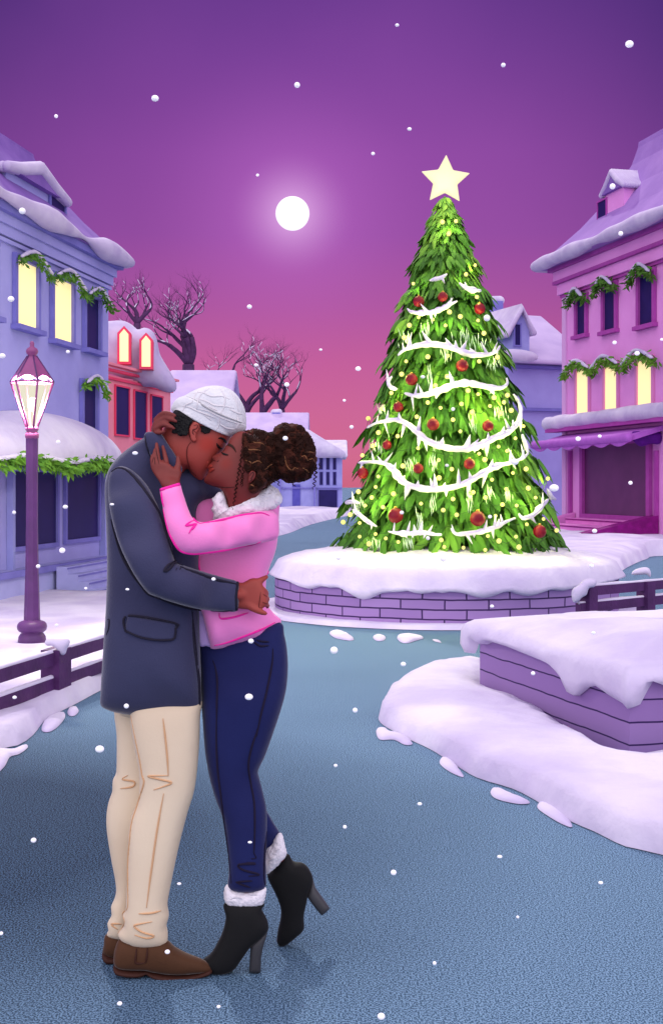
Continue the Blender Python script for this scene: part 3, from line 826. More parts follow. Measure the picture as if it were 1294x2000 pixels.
window(fD, 622, 957, 658, 995, bD, TRIM_BLUE, fw=.06, proud=.05, sill=False)
ua, hb = fD.uv(571, 998); ub, ht = fD.uv(586, 946); mk('door', *fD.box(ua, ub, .003, .06, 0, ht), mat('blue plank door', (86,84,176), .7, (76,74,164), 6, 4), bD, smooth=False)
for y in (952,):
    h_ = fD.uv(600, y)[1]; mk('ledge', *fD.box(.1, fD.len, .003, .12, h_-.06, h_), TRIM_BLUE, bD, smooth=False)
for x in (547, 614): u_ = fD.uv(x, 950)[0]; mk('drainpipe', *fD.box(u_-.05, u_+.05, .125, .2, 0, 2.4), TRIM_BLUE, bD, smooth=False)

# --- blue house behind the christmas tree, right
Zb = 38.0
fb2 = Facade(W(955, 1040, Zb), W(1140, 1040, Zb+1.2))
bE = empty('dormer_house', fb2(fb2.len/2, 0, 0)); tag(bE, 'blue house with snowy gabled dormer and chimney between tree and pink building', 'house')
hE = fb2.uv(1040, 702)[1]; hR = CH+(HY-622)*(Zb+3.5)/F
Ln = fb2.len
V = []
for u_ in (fb2.uv(992,900)[0], Ln): V += [fb2(u_, 0, 0), fb2(u_, -6, 0), fb2(u_, -6, hE), fb2(u_, -3, hR), fb2(u_, 0, hE)]
mk('wall', V, [(0,1,2,3,4),(9,8,7,6,5),(0,4,9,5),(1,6,7,2),(4,3,8,9),(2,7,8,3),(0,5,6,1)], WALL_BLUE, bE, smooth=False)
for y in (718, 800): 
    h_ = fb2.uv(1050, y)[1]; mk('ledge', *fb2.box(fb2.uv(992,900)[0], Ln, .003, .12, h_-.05, h_+.05), TRIM_BLUE, bE, smooth=False)
u0_ = fb2.uv(985,900)[0]
V = []; t = .16; P = [(.35, hE-.20), (-3, hR+.02), (-6.3, hE-.1)]; n = 3
for u_ in (u0_, Ln+.2):
    for w_, z in P: V.append(fb2(u_, w_, z))
    for w_, z in P: V.append(fb2(u_, w_, z+t))
Fc = []
for i in range(n-1): Fc += [(i, i+1, 2*n+i+1, 2*n+i), (n+i, 3*n+i, 3*n+i+1, n+i+1), (i, n+i, n+i+1, i+1), (2*n+i, 2*n+i+1, 3*n+i+1, 3*n+i)]
Fc += [(0, 2*n, 3*n, n), (n-1, 2*n-1, 4*n-1, 3*n-1)]
ro = mk('roof', V, Fc, LAV, bE, smooth=False); bpy_bevel(ro, .07)
# gabled dormer facing the square
ua = fb2.uv(992, 690)[0]; ub = fb2.uv(1025, 690)[0]; um = (ua+ub)/2; hw = fb2.uv(1008, 642)[1]; hp = fb2.uv(1008, 606)[1]; hb = fb2.uv(1008, 697)[1]
V = [fb2(ua,.25,hb), fb2(ub,.25,hb), fb2(ub,.25,hw), fb2(um,.25,hp-.1), fb2(ua,.25,hw)]; V += [v-fb2.n*2.4 for v in V]
mk('dormer', V, [(0,1,2,3,4),(9,8,7,6,5)]+[(i, i+5, (i+1) % 5+5, (i+1) % 5) for i in range(5)], WALL_BLUE2, bE, smooth=False)
pr = []
for w0 in np.linspace(.32, -1.9, 22):
    pr.append(capsule([fb2(ua-.22, w0, hw-.25), fb2(um, w0, hp+.02), fb2(ub+.12, w0, hw-.15)], [.09,.11,.09], 10))
V = [fb2(ua-.2,.3,hw-.2), fb2(um,.3,hp+.05), fb2(ub+.12,.3,hw-.1)]; V += [v-fb2.n*2.4 for v in V]; V += [v+Vector((0,0,.12)) for v in V[:6]]
mk('dormer_snow', *join(*pr, (V, [(0,1,7,6),(1,2,8,7),(6,7,10,9),(7,8,11,10),(0,6,9,3),(2,5,11,8)])), SNOW_OLD, bE)
f5 = Facade(fb2(ua, .25, 0), fb2(ub, .25, 0))
window(f5, 1004, 634, 1014, 674, bE, TRIM_BLUE, fw=.05, proud=.04, sill=False)
mk('sill_snow', *inflate([(980,690),(988,683),(1010,682),(1040,688),(1050,700),(1030,708),(1000,706),(984,700)], Zb-.4, .7, 5, maxh=.3), SNOW, bE)
cu0 = fb2.uv(1033, 900)[0]; cu1 = fb2.uv(1063, 900)[0]; hc_ = CH+(HY-586)*(Zb+3)/F
ch = mk('chimney', *fb2.box(cu0, cu1, -3.2, -2.7, hR-.3, hc_), TRIM_BLUE, bE, smooth=False)
mk('snow_cap', *capsule([fb2(cu0, -2.95, hc_+.02), fb2(cu1, -2.95, hc_+.05)], [.14, .16], 12), SNOW, ch)

# --- pink building on the right
fp = Facade(W(1100, 1010, 33.8), W(1294, 1021, 28.5))
up0 = fp.uv(1100, 900)[0]; up1 = fp.uv(1420, 900)[0]; EP = 7.45; PB = .62
if up0 > up1: fp.o = fp(up0, 0, 0); fp.d = -fp.d
up0 = fp.uv(1100, 900)[0]; up1 = fp.uv(1440, 900)[0]
bP = empty('pink_building', fp((up0+up1)/2, 0, 0)); tag(bP, 'orchid pink building with snowy mansard roof, scalloped awning and steps at right', 'building')
mk('wall', *fp.box(up0, up1, -6, 0, 0, EP), WALL_PK, bP, smooth=False)
mk('corner_strip', *fp.box(up0-.02, up0+.22, .003, .05, 0, EP-.8), mat('pale pink trim', (222,168,222), .8), bP, smooth=False)
gq = []
for q, lit in (((1128,582,1145,654),0),((1181,560,1203,645),0),((1250,536,1277,634),0),((1340,505,1372,620),0)):
    _, r_ = window(fp, *q, bP, TRIM_PK, lit=False, fw=.11, proud=.08); gq.append(r_)
for q in ((1127,722,1150,812),(1182,714,1206,808),(1246,704,1274,803),(1335,690,1366,795)):
    _, r_ = window(fp, *q, bP, mat('rose trim', (224,140,196), .7) if 'rose trim' not in MATS else MATS['rose trim'], lit=True, fw=.10, proud=.06, sill=False); gq.append(r_)
gl_lab = ['snow covered fir garland over the left dark upper window of the pink building', 'snow covered fir garland over the middle dark upper window of the pink building', 'snow covered fir garland over the right dark upper window of the pink building', None,
          'bright green garland over the left lit window of the pink building', 'bright green garland over the middle lit window of the pink building', 'bright green garland with snow over the right lit window of the pink building', None]
for k, ((ua, ub, hb, ht), lab) in enumerate(zip(gq, gl_lab)):
    if lab is None: continue
    e = .20 if k < 4 else .42
    leafy([fp(ua-e, .2, ht-.12), fp((ua+ub)/2, .22, ht+.16), fp(ub+e, .2, ht-.10)], fp.n, .19, 200, FIR2 if k < 4 else FIR, 'garland', label=lab, group='garlands over windows of the pink building', seed=20+k)
for z0, z1, w_, m_ in ((EP-.82, EP-.74, .08, TRIM_PK), (EP-.74, EP-.45, .14, WALL_PK), (EP-.45, EP-.36, .24, TRIM_PK), (EP-.36, EP-.1, .22, WALL_PK), (EP-.1, EP, .34, TRIM_PK)):
    mk('cornice', *fp.box(up0-w_, up1, .003, w_, z0, z1-.003), m_, bP, smooth=False)
def hip_roof_l(fa_, u0, u1, h0, dep, ins_u, ins_w, rise, ext):
    V = []; Fc = []; lv = [0, .03, .12, .3, .55, .8, .95, 1.0]
    for t in lv:
        iu = ins_u*(1-(1-t)**1.7); iw = ins_w*(1-(1-t)**1.7); z = h0+rise*t+(.1 if t > 0 else 0)
        V += [fa_(u0-ext+iu, ext-iw, z), fa_(u1, ext-iw, z), fa_(u1, -dep+iw, z), fa_(u0-ext+iu, -dep+iw, z)]
    for k in range(len(lv)-1):
        for i in range(4): a = k*4+i; b = k*4+(i+1) % 4; Fc.append((a, b, b+4, a+4))
    Fc.append(tuple(range(len(V)-4, len(V)))); Fc.append((3,2,1,0))
    return V, Fc
mk('roof', *hip_roof_l(fp, up0, up1, EP+.001, 6, 2.6, 1.8, 2.9, .6), mat('dusk tinted lilac roof', (164,124,198), .85, (148,108,186), 1.0, 6, .4, 6), bP, smooth=False)  # lilac dusk tint painted into the snowy roof's colour
pts = [fp(up0-.6+(up1-up0+.6)*i/59, .58, EP+.12) for i in range(60)]
mk('roof_snow', *capsule(pts, [.17+.09*noise.noise(p*.9) for p in pts], 10), SNOW_OLD, bP)
pts = [fp(up0-.62, .5-i*.3, EP+.12) for i in range(20)]
mk('roof_snow', *capsule(pts, [.16]*20, 10), SNOW_OLD, bP)
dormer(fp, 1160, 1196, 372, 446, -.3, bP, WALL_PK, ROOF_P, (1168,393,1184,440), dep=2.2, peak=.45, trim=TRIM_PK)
# ledge with snow above the awning
ua = fp.uv(1086, 820)[0]; hl = fp.uv(1190, 826)[1]
mk('ledge', *fp.box(ua, up1, .004, .35, hl-.12, hl+.06), TRIM_PK, bP, smooth=False)
pts = [fp(ua+(up1-ua)*i/40, .24, hl+.13) for i in range(41)]; mk('ledge_snow', *capsule(pts, [.20+.05*noise.noise(p*1.2) for p in pts], 10), SNOW, bP)
# awning
ua = fp.uv(1112, 860)[0]; ub = fp.uv(1290, 860)[0]; ht = fp.uv(1190, 840)[1]; hb = fp.uv(1190, 872)[1]
V = []; Fc = []; n = 48
for i in range(n+1):
    t = i/n; u_ = ua-.35+(ub-ua+.5)*t; sc_ = .10*abs(math.sin(t*math.pi*6))
    V += [fp(u_, .004, ht), fp(u_, .85, ht-.25), fp(u_, .92, ht-.35), fp(u_, .93, hb+.02-sc_), fp(u_, .90, hb+.02-sc_), fp(u_, .86, ht-.38), fp(u_, .004, ht-.12)]
for i in range(n):
    for j in range(7): a = i*7+j; b = i*7+(j+1) % 7; Fc.append((a, b, b+7, a+7))
Fc += [tuple(range(7))[::-1], tuple(n*7+j for j in range(7))]
aw = mk('awning', V, Fc, AWN, bP, smooth=False)
mk('awning_rim', *capsule([fp(ua-.36, .9, ht-.3), fp(ub+.14, .9, ht-.3)], .11, 10), TRIM_PK if False else AWN, aw)
mk('awning_end', *inflate([(1233,846),(1240,842),(1285,843),(1291,852),(1290,863),(1284,868),(1270,867),(1250,872),(1238,864),(1233,856)], 28.6, .8, 3, maxh=.2), DARKV, aw)
# shop door opening
q = (1142, 868, 1267, 1006)
fr, r_ = window(fp, *q, bP, TRIM_PK, fw=.16, proud=.10, sill=False)
for c_ in list(fr.children):
    if c_.name.startswith('pane'): c_.name = 'glass_door'; c_.data.materials[0] = DOORG
for x in (1116, 1284): u_ = fp.uv(x, 950)[0]; mk('pilaster', *fp.box(u_-.05, u_+.05, .004, .1, PB, fp.uv(x, 880)[1]), TRIM_PK, bP, smooth=False)
# steps down to the snow, with cheek walls
ud0 = fp.uv(1138, 1005)[0]; ud1 = fp.uv(1272, 1005)[0]
for i in range(4):
    mk('step', *fp.box(ud0+.0-.12*i, ud1-.1, .004+.5*i if i else .004, .5+.5*i, 0, PB-.15*i), STEP_PK, bP, smooth=False)
    mk('step_edge', *fp.box(ud0-.13*i, ud1-.11, .5+.5*i, .515+.5*i, PB-.15*i-.05, PB-.15*i-.02), DEEP_PK, bP, smooth=False)
V = [fp(ud1-.05, .02, 0), fp(ud1+.35, .02, 0), fp(ud1+.35, 2.4, 0), fp(ud1-.05, 2.4, 0), fp(ud1-.05, .02, PB+.15), fp(ud1+.35, .02, PB+.15), fp(ud1+.35, 2.4, .25), fp(ud1-.05, 2.4, .25)]
mk('cheek_wall', V, [(0,3,2,1),(4,5,6,7),(0,1,5,4),(1,2,6,5),(2,3,7,6),(3,0,4,7)], DEEP_PK, bP, smooth=False)
V = [fp(ud0-.75, .02, 0), fp(ud0-.45, .02, 0), fp(ud0-.45, 2.2, 0), fp(ud0-.75, 2.2, 0), fp(ud0-.75, .02, PB+.12), fp(ud0-.45, .02, PB+.12), fp(ud0-.45, 2.2, .15), fp(ud0-.75, 2.2, .15)]
mk('cheek_wall', V, [(0,3,2,1),(4,5,6,7),(0,1,5,4),(1,2,6,5),(2,3,7,6),(3,0,4,7)], STEP_PK, bP, smooth=False)

# ------------------------------------------------------------------ street lamp
ZL = 10.5; lc = W(63, 1250, ZL); s_ = ZL/F
def zl(py): return CH-(py-HY)*s_
lamp = empty('street_lamp', Vector((lc.x, lc.y, .12))); tag(lamp, 'plum coloured victorian street lamp with lit glass lantern on the left snow bank', 'street lamp')
def R(px): return px*s_
mk('pole', *lathe([(R(16),zl(1216)),(R(15.5),zl(1195)),(R(13),zl(1120)),(R(11.5),zl(1020)),(R(11.5),zl(920)),(R(12),zl(858)),(R(12),zl(855))], (lc.x, lc.y), 8), PLUM, lamp, smooth=False)
mk('base', *lathe([(R(26),zl(1262)),(R(27),zl(1250)),(R(26),zl(1243)),(R(22),zl(1237)),(R(20),zl(1235)),(R(25),zl(1233)),(R(28),zl(1229)),(R(29),zl(1224)),(R(28),zl(1219)),(R(25),zl(1215)),(R(21),zl(1213)),(R(17),zl(1212)),(R(15),zl(1210))], (lc.x, lc.y), 28), PLUM, lamp)
mk('collar', *lathe([(R(11),zl(857)),(R(13),zl(855)),(R(13.5),zl(849)),(R(11.5),zl(844.5)),(R(10),zl(843)),(R(13),zl(839)),(R(12.5),zl(834)),(R(9),zl(833))], (lc.x, lc.y), 28), MAUVE, lamp)
# lantern: four sided, wide at the top
def lq(r, py, rot): return [Vector((lc.x+R(r)*math.cos(a+rot), lc.y+R(r)*math.sin(a+rot), zl(py))) for a in (0, math.pi/2, math.pi, 3*math.pi/2)]
rot = math.radians(-62)
n6 = 6
def hexp(r, py): return [Vector((lc.x+R(r)*math.cos(a*math.pi/3+rot), lc.y+R(r)*math.sin(a*math.pi/3+rot), zl(py))) for a in range(6)]
cage = mk('lantern_frame', *join(*[tube([a, b], R(2.3), 6) for a, b in zip(hexp(11, 834), hexp(42, 747))], *[tube([a, b], R(2.0), 6) for a, b in zip(hexp(42, 747), hexp(42, 747)[1:]+hexp(42, 747)[:1])]), MAUVE, lamp)
V = []; Fc = []
hb_ = hexp(43, 746); ht_ = hexp(9, 695)
for i in range(6):
    a, b = hb_[i], hb_[(i+1) % 6]; c_, d_ = ht_[i], ht_[(i+1) % 6]
    k = len(V); m = 10
    for j in range(m+1):
        t = j/m; lo = a.lerp(b, t); lift = 14*math.sin(math.pi*t)**.7
        up_ = c_.lerp(d_, t); q = lo.lerp(up_, lift/60); V += [q, up_]
    for j in range(m): Fc.append((k+2*j, k+2*j+2, k+2*j+3, k+2*j+1))
n0 = len(V); cc = Vector((lc.x, lc.y, 0))
V2 = [Vector((v.x, v.y, v.z))*1.0 for v in V]
hood = mk('hood', V, Fc, MAUVE, lamp, smooth=False)
sm = hood.modifiers.new('thick', 'SOLIDIFY'); sm.thickness = .012
mk('hood_rib', *join(*[tube([a, b], R(1.6), 6) for a, b in zip(hb_, ht_)]), PLUM, hood)
mk('finial', *lathe([(R(9),zl(697)),(R(8),zl(694)),(R(11),zl(690)),(R(12),zl(686)),(R(10),zl(681)),(R(5),zl(678)),(R(4),zl(676)),(R(4.5),zl(671)),(R(3),zl(667)),(R(.5),zl(666))], (lc.x, lc.y), 24), MAUVE, lamp)
glm = bpy.data.materials.new('frosted lantern glass'); glm.use_nodes = True
_t = glm.node_tree; _t.nodes.clear(); _o = _t.nodes.new('ShaderNodeOutputMaterial'); _m = _t.nodes.new('ShaderNodeMixShader'); _a = _t.nodes.new('ShaderNodeBsdfTransparent'); _e = _t.nodes.new('ShaderNodeEmission')
_e.inputs[0].default_value = (*lin((252,246,206)), 1); _e.inputs[1].default_value = 1.0; _m.inputs[0].default_value = .55
_t.links.new(_a.outputs[0], _m.inputs[1]); _t.links.new(_e.outputs[0], _m.inputs[2]); _t.links.new(_m.outputs[0], _o.inputs[0])
a_, b_ = hexp(10, 833), hexp(40, 747)
gls = mk('lantern_glass', a_+b_, [(i, (i+1) % 6, (i+1) % 6+6, i+6) for i in range(6)], glm, lamp, smooth=False)
mk('lamp_bulb', *ball((lc.x, lc.y, zl(790)), R(9), 14, 10, (1, 1, 1.6)), mat('lamp bulb', (255,246,200), emit=(255,244,196), es=2.5), lamp)
gls.visible_shadow = False
ld = bpy.data.lights.new('lamp_light', 'POINT'); ld.energy = 320; ld.color = (1.0, .93, .76); ld.shadow_soft_size = .12
lo = bpy.data.objects.new('lamp_light', ld); COL.objects.link(lo); lo.location = Vector((lc.x, lc.y, zl(790)))-lamp.location; lo.parent = lamp
# ------------------------------------------------------------------ bare trees, branches dusted with snow
BARK = mat('dark violet bark', (80,44,88), .85, (66,34,74), 5, 5, .4, 12)
def bare_tree(label, x, ybase, Z, ytop, trunk_w, seed, lean=0, limbs=None, spread=1.0, hb=0.0):
    rr = random.Random(seed); s = Z/F
    base = W(x, ybase, Z); H = (ybase-ytop)*s
    root = empty('bare_tree', Vector((base.x, base.y, 0))); tag(root, label, 'tree')
    tubes = []; snow = []; tr = []
    def grow(p, d, L_, r, lev):
        n = 7; pts = [p]; q = p.copy(); dd_ = d.copy(); bend = Vector((rr.gauss(0,.10), rr.gauss(0,.07), rr.gauss(.07,.03)))
        for i in range(n):
            dd_ = (dd_+bend+Vector((rr.gauss(0,.10), rr.gauss(0,.08), rr.gauss(0,.06)))).normalized(); q = q+dd_*L_/n; pts.append(q.copy())
        r1 = r*(.62 if lev < 5 else .3)
        rad = [r+(r1-r)*i/n for i in range(n+1)]
        tubes.append(tube(pts, rad, 7 if lev < 2 else 5))
        if lev >= 1 and lev >= 1 and lev <= 4 and rr.random() < .5:
            a = rr.randrange(0, 3); b_ = rr.randrange(4, 8)
            sp_ = [pts[i]+Vector((-.3*rad[i], -.55*rad[i], .75*rad[i])) for i in range(a, b_)]
            if len(sp_) > 2: snow.append(tube(sp_, [max(rad[i]*.62, .011*Z/45) * (.4 if i in (a, b_-1) else 1) for i in range(a, b_)], 5))
        if lev >= 6: return
        k = 2 if lev < 1 else rr.choice((2, 2, 3))
        base_a = rr.uniform(0, 6.28)
        for j in range(k):
            t = 1.0 if j == 0 else rr.uniform(.45, .95)
            i0 = min(n, max(1, int(round(t*n)))); pp = pts[i0]
            ang = (rr.uniform(.18, .45) if j == 0 else rr.uniform(.45, .85))*spread
            ax_ = Vector((math.cos(base_a+j*2.6), .55*math.sin(base_a+j*2.6), .1)).normalized()
            side = rr.choice((-1, 1)) if j == 0 else -1 if j % 2 else 1
            nd = (dd_*math.cos(ang)+Vector((side*abs(ax_.x)+.15*side, ax_.y, .0)).normalized()*math.sin(ang)).normalized()
            grow(pp, nd, L_*rr.uniform(.66, .86), rad[i0]*(.82 if j == 0 else .68), lev+1)
    tw = trunk_w*s/2
    trunk = [Vector((base.x, base.y, 0)), base*1.0]
    trunk = [Vector((base.x+(base.x*0), base.y, 0)), Vector((base.x, base.y, base.z*.5)), base]
    for i, (dx, l, rr0) in enumerate(limbs or [(-.5, .36, .8), (.12, .42, 1.0), (.65, .38, .75)]):
        grow(base, Vector((dx+lean, rr.uniform(-.25, .25), 1)).normalized(), H*l, tw*rr0, 0)
    mk('trunk', *tube(trunk, [tw*1.5, tw*1.3, tw*1.05], 10), BARK, root)
    bt = join(*tubes); sn_ = join(*snow); o = mk('branches', *join(bt, sn_), BARK, root); o.data.materials.append(SNOW)
    for p_ in o.data.polygons[len(bt[1]):]: p_.material_index = 1
bare_tree('bare snow dusted tree rising behind the red house roof', 268, 632, 52, 530, 13, 5, limbs=[(-.6,.33,.7),(.0,.36,.8),(.55,.36,.8)], spread=.9)
bare_tree('largest bare snow dusted tree, behind the lavender roof', 368, 712, 56, 556, 22, 12, limbs=[(-.75,.34,.6),(-.25,.38,.8),(.25,.36,.7),(.75,.36,.7)], spread=.9)
bare_tree('bare tree with upright limbs rising beside the white cap', 482, 806, 84, 664, 16, 23, limbs=[(-.35,.38,.7),(.05,.40,.8),(.5,.34,.6)], spread=.7)
bare_tree('bare forked tree between the white cap and the chimney', 512, 808, 82, 670, 16, 31, limbs=[(-.1,.36,.7),(.45,.38,.8)], spread=.7)
bare_tree('bare tree with snow on its right limbs above the hair bun', 550, 800, 83, 676, 12, 47, limbs=[(-.25,.34,.8),(.2,.36,.8),(.8,.36,.7)], spread=.8)

# ------------------------------------------------------------------ christmas tree
TC = PC+Vector((0, 0, 0)); TB = .62; TT = CH+(HY-379)*14.5/F
prof = [(378,1),(392,5),(405,13),(420,21),(450,36),(480,52),(520,66),(545,72),(575,86),(620,102),(680,122),(720,130),(760,140),(800,152),(840,162),(880,172),(920,186),(960,196),(1000,208),(1040,222),(1075,232),(1100,236)]
def tr_r(z):
    py = HY-(z-CH)*F/14.5
    return float(np.interp(py, [p[0] for p in prof], [p[1] for p in prof]))*14.5/F
def lean_x(z): # the picture's tree leans very slightly
    py = HY-(z-CH)*F/14.5
    return TC.x+float(np.interp(py, [385,600,900,1100],[0,2,10,10]))*14.5/F
xt = empty('christmas_tree', Vector((TC.x, TC.y, TB-.1))); tag(xt, 'tall decorated christmas tree standing in the brick planter', 'christmas tree')
mk('trunk', *lathe([(.13,.3),(.12,1.2),(.05,TT-.6),(.02,TT-.1)], (TC.x, TC.y), 12), BARK, xt)
tiers = [4.62,4.38,4.08,3.74,3.38,3.02,2.66,2.30,1.95,1.60,1.24,.98,.76]   # lower edges
V = []; Fc = []
nn = 56; zs = np.linspace(TB+.12, TT-.03, 90)
TE = [CH+(HY-p)*14.5/F for p in (1098,1050,975,900,830,765,700,640,580,520,465,420)]+[TT+.01]
def tier_f(z):
    for lo, hi in zip(TE, TE[1:]):
        if z < hi: t = max(0, (z-lo)/(hi-lo)); return 1.06-.27*t**.8
    return .8
for i, z in enumerate(zs):
    for j in range(nn):
        a = 2*math.pi*j/nn; r = max(.01, tr_r(z)*.80*tier_f(z))*(1+.07*noise.noise(Vector((math.cos(a)*3, math.sin(a)*3, z*2.5))))
        V.append(Vector((lean_x(z)+r*math.cos(a), TC.y+r*math.sin(a), z)))
for i in range(len(zs)-1):
    for j in range(nn): a = i*nn+j; b = i*nn+(j+1) % nn; Fc.append((a, b, b+nn, a+nn))
Fc.append(tuple(range(nn))[::-1])
def fir_mat(name, c0, c1, c2):
    m = bpy.data.materials.new(name); m.use_nodes = True; t = m.node_tree; b = t.nodes['Principled BSDF']
    at = t.nodes.new('ShaderNodeAttribute'); at.attribute_name = 'tone'; at.attribute_type = 'GEOMETRY'
    r = t.nodes.new('ShaderNodeValToRGB'); e = r.color_ramp.elements; e[0].position = 0; e[0].color = (*lin(c0),1); e[1].position = 1; e[1].color = (*lin(c2),1)
    x = e.new(.5); x.color = (*lin(c1),1)
    t.links.new(at.outputs['Fac'], r.inputs[0]); t.links.new(r.outputs[0], b.inputs['Base Color']); b.inputs['Roughness'].default_value = .65; b.inputs['Specular IOR Level'].default_value = .25
    return m
NEED = fir_mat('christmas tree fir', (44,84,26), (74,124,38), (112,156,52))
core = mk('crown_core', V, Fc, mat('inner fir', (44,82,24), .8, (62,106,30), 5, 5, .5, 14), xt)
def blades(zlo, n, lmin, lmax, wd, seed, dro, rfac=(.80, .93), zhi=None):
    rr = random.Random(seed); V = []; Fc = []; tone = []
    for i in range(n):
        a = rr.uniform(0, 2*math.pi); z = zlo+(zhi-zlo if zhi else .34)*rr.random()**1.2+.05
        if z > TT-.05: z = TT-.05
        r = tr_r(z)*rr.uniform(*rfac)*tier_f(z); c_ = Vector((lean_x(z), TC.y, 0))
        out = Vector((math.cos(a), math.sin(a), 0)); p = c_+out*r+Vector((0, 0, z))
        tang = Vector((-out.y, out.x, 0))
        sl_ = max(.2, (tr_r(max(TB, z-.4))-tr_r(z))/.4)
        L_ = rr.uniform(lmin, lmax)
        d = (out*(sl_*.8+rr.gauss(.34, .2))+tang*rr.gauss(0, .38)+Vector((0, 0, -1*dro))).normalized()
        s0 = d.cross(out).normalized() if d.cross(out).length > .1 else tang
        nrm = s0.cross(d).normalized(); nrm = nrm if nrm.dot(out) > 0 else -nrm
        tw_ = rr.gauss(0, .35); side = (s0*math.cos(tw_)+nrm*math.sin(tw_))
        cv = rr.uniform(-.02, .12)*L_; k = len(V); m = 4; wv = wd*rr.uniform(.7, 1.3)
        prof_ = [.5, .95, 1.0, .8]
        for j in range(m):
            t = j/m; q = p+d*L_*t+nrm*cv*math.sin(math.pi*t)+Vector((0,0,-.05*L_*t*t))
            V += [q-side*wv*prof_[j], q+side*wv*prof_[j]]
            V[-1] = V[-1]-nrm*wv*.25; V[-2] = V[-2]-nrm*wv*.25
            V.append(q+nrm*wv*.15)
        V.append(p+d*L_+Vector((0,0,-.05*L_)))
        for j in range(m-1):
            b0 = k+3*j; Fc += [(b0, b0+2, b0+5, b0+3), (b0+2, b0+1, b0+4, b0+5)]
        b0 = k+3*(m-1); Fc += [(b0, b0+2, k+3*m), (b0+2, b0+1, k+3*m)]
        tt = min(1, max(0, rr.gauss(.42, .17)+.75*noise.noise(p*2.6))); tone += [tt]*(3*m+1)
    return V, Fc, tone
for i, (z, zh) in enumerate(zip(TE[:-1], TE[1:])):
    r = tr_r(z); n = int(100+r*520)
    L0 = .13+.13*r
    v, f, tn = blades(z, n, L0*.6, L0*1.35, .022+.011*r, 100+i, .9, zhi=zh)
    o = mk('foliage_tier', v, f, NEED, xt, smooth=True)
    at = o.data.attributes.new('tone', 'FLOAT', 'POINT'); at.data.foreach_set('value', tn)
# tip
v, f, tn = blades(TT-.34, 130, .10, .20, .020, 999, 1.4, (.3, 1.0)); o = mk('foliage_tier', v, f, NEED, xt); at = o.data.attributes.new('tone','FLOAT','POINT'); at.data.foreach_set('value', tn)
# smooth cone used only to find where ornaments hang
V = []; Fc = []
for i, z in enumerate(zs):
    for j in range(nn):
        a = 2*math.pi*j/nn; r = tr_r(z)*1.0; V.append(Vector((lean_x(z)+r*math.cos(a), TC.y+r*math.sin(a), z)))
for i in range(len(zs)-1):
    for j in range(nn): a = i*nn+j; b = i*nn+(j+1) % nn; Fc.append((a, b, b+nn, a+nn))
cone = bvh((V, Fc))
def cpt(px, py, off=.03):
    p = hit(cone, px, py, off)
    if p is None:   # at the silhouette: go to the side of the crown
        z = CH+(HY-py)*14.5/F; r = tr_r(min(z, TT-.05)); cx_ = lean_x(z); x = (px-CX)*14.5/F
        p = Vector((x, TC.y-.05, z))
    return p
# snow swags, traced along the tier edges
swags = [
 [(795,603),(800,608),(815,611),(840,610),(862,603),(880,594),(892,588)],
 [(838,548),(850,545),(862,542),(872,535)], [(896,552),(905,560),(920,566),(938,568)],
 [(777,694),(788,684),(810,676),(835,672),(862,674),(885,680),(905,688),(930,693),(955,692),(970,684),(975,676)],
 [(765,735),(758,745),(762,756),(775,760)], [(790,768),(810,773),(835,770),(860,762),(885,752),(910,748),(935,752),(958,757),(980,757),(990,748),(988,738)],
 [(717,835),(735,826),(755,822),(775,820),(795,828),(812,842),(830,858),(850,868),(880,876),(910,876),(940,868),(965,855),(990,845),(1008,828),(1016,806),(1012,785),(1002,770)],
 [(700,904),(725,902),(750,905),(768,918),(780,935),(800,948),(830,955),(860,955),(890,950),(915,940),(940,925),(970,910),(1000,903),(1022,893),(1030,885)],
 [(672,982),(690,980),(702,983)], [(688,995),(705,1008),(720,1020),(735,1028)],
 [(758,1038),(775,1041),(800,1042),(825,1040),(850,1044),(862,1044)], [(880,1032),(890,1043),(910,1042),(940,1038),(965,1030),(985,1020),(1005,1012)],
 [(1012,1003),(1020,1012),(1040,1006),(1055,990),(1070,975)], [(1068,955),(1074,968),(1082,975)], [(1018,848),(1026,870),(1030,885)]]
rr = random.Random(5)
for i, s in enumerate(swags):
    P = catmull(s, False, 5); m = len(P); ms = []
    path = [cpt(p[0], p[1], .09) for p in P]
    big = 1.2 if len(s) > 8 else .9
    rad = [(.026+.034*abs(noise.noise(Vector((q*.28, i*7, 0)))))*big*min(1, .35+2.5*min(q, m-1-q)/m) for q in range(m)]
    ms.append(tube(path, rad, 9))
    for q in range(2, m-2):   # spikes of snow lying up along the needles
        if rr.random() < .30:
            p = path[q]; d = Vector((rr.gauss(0,.35), .05, rr.choice((1, 1, 1, -1)))).normalized(); l = rr.uniform(.05, .16)*big
            ms.append(tube([p, p+d*l*.5, p+d*l], [rad[q]*.95, rad[q]*.55, .002], 6))
    mk('snow_swag', *join(*ms), SNOW, xt)
DUSTED = mat('needles crusted with snow', (196,212,196), .8, (176,198,170), 20, 3)
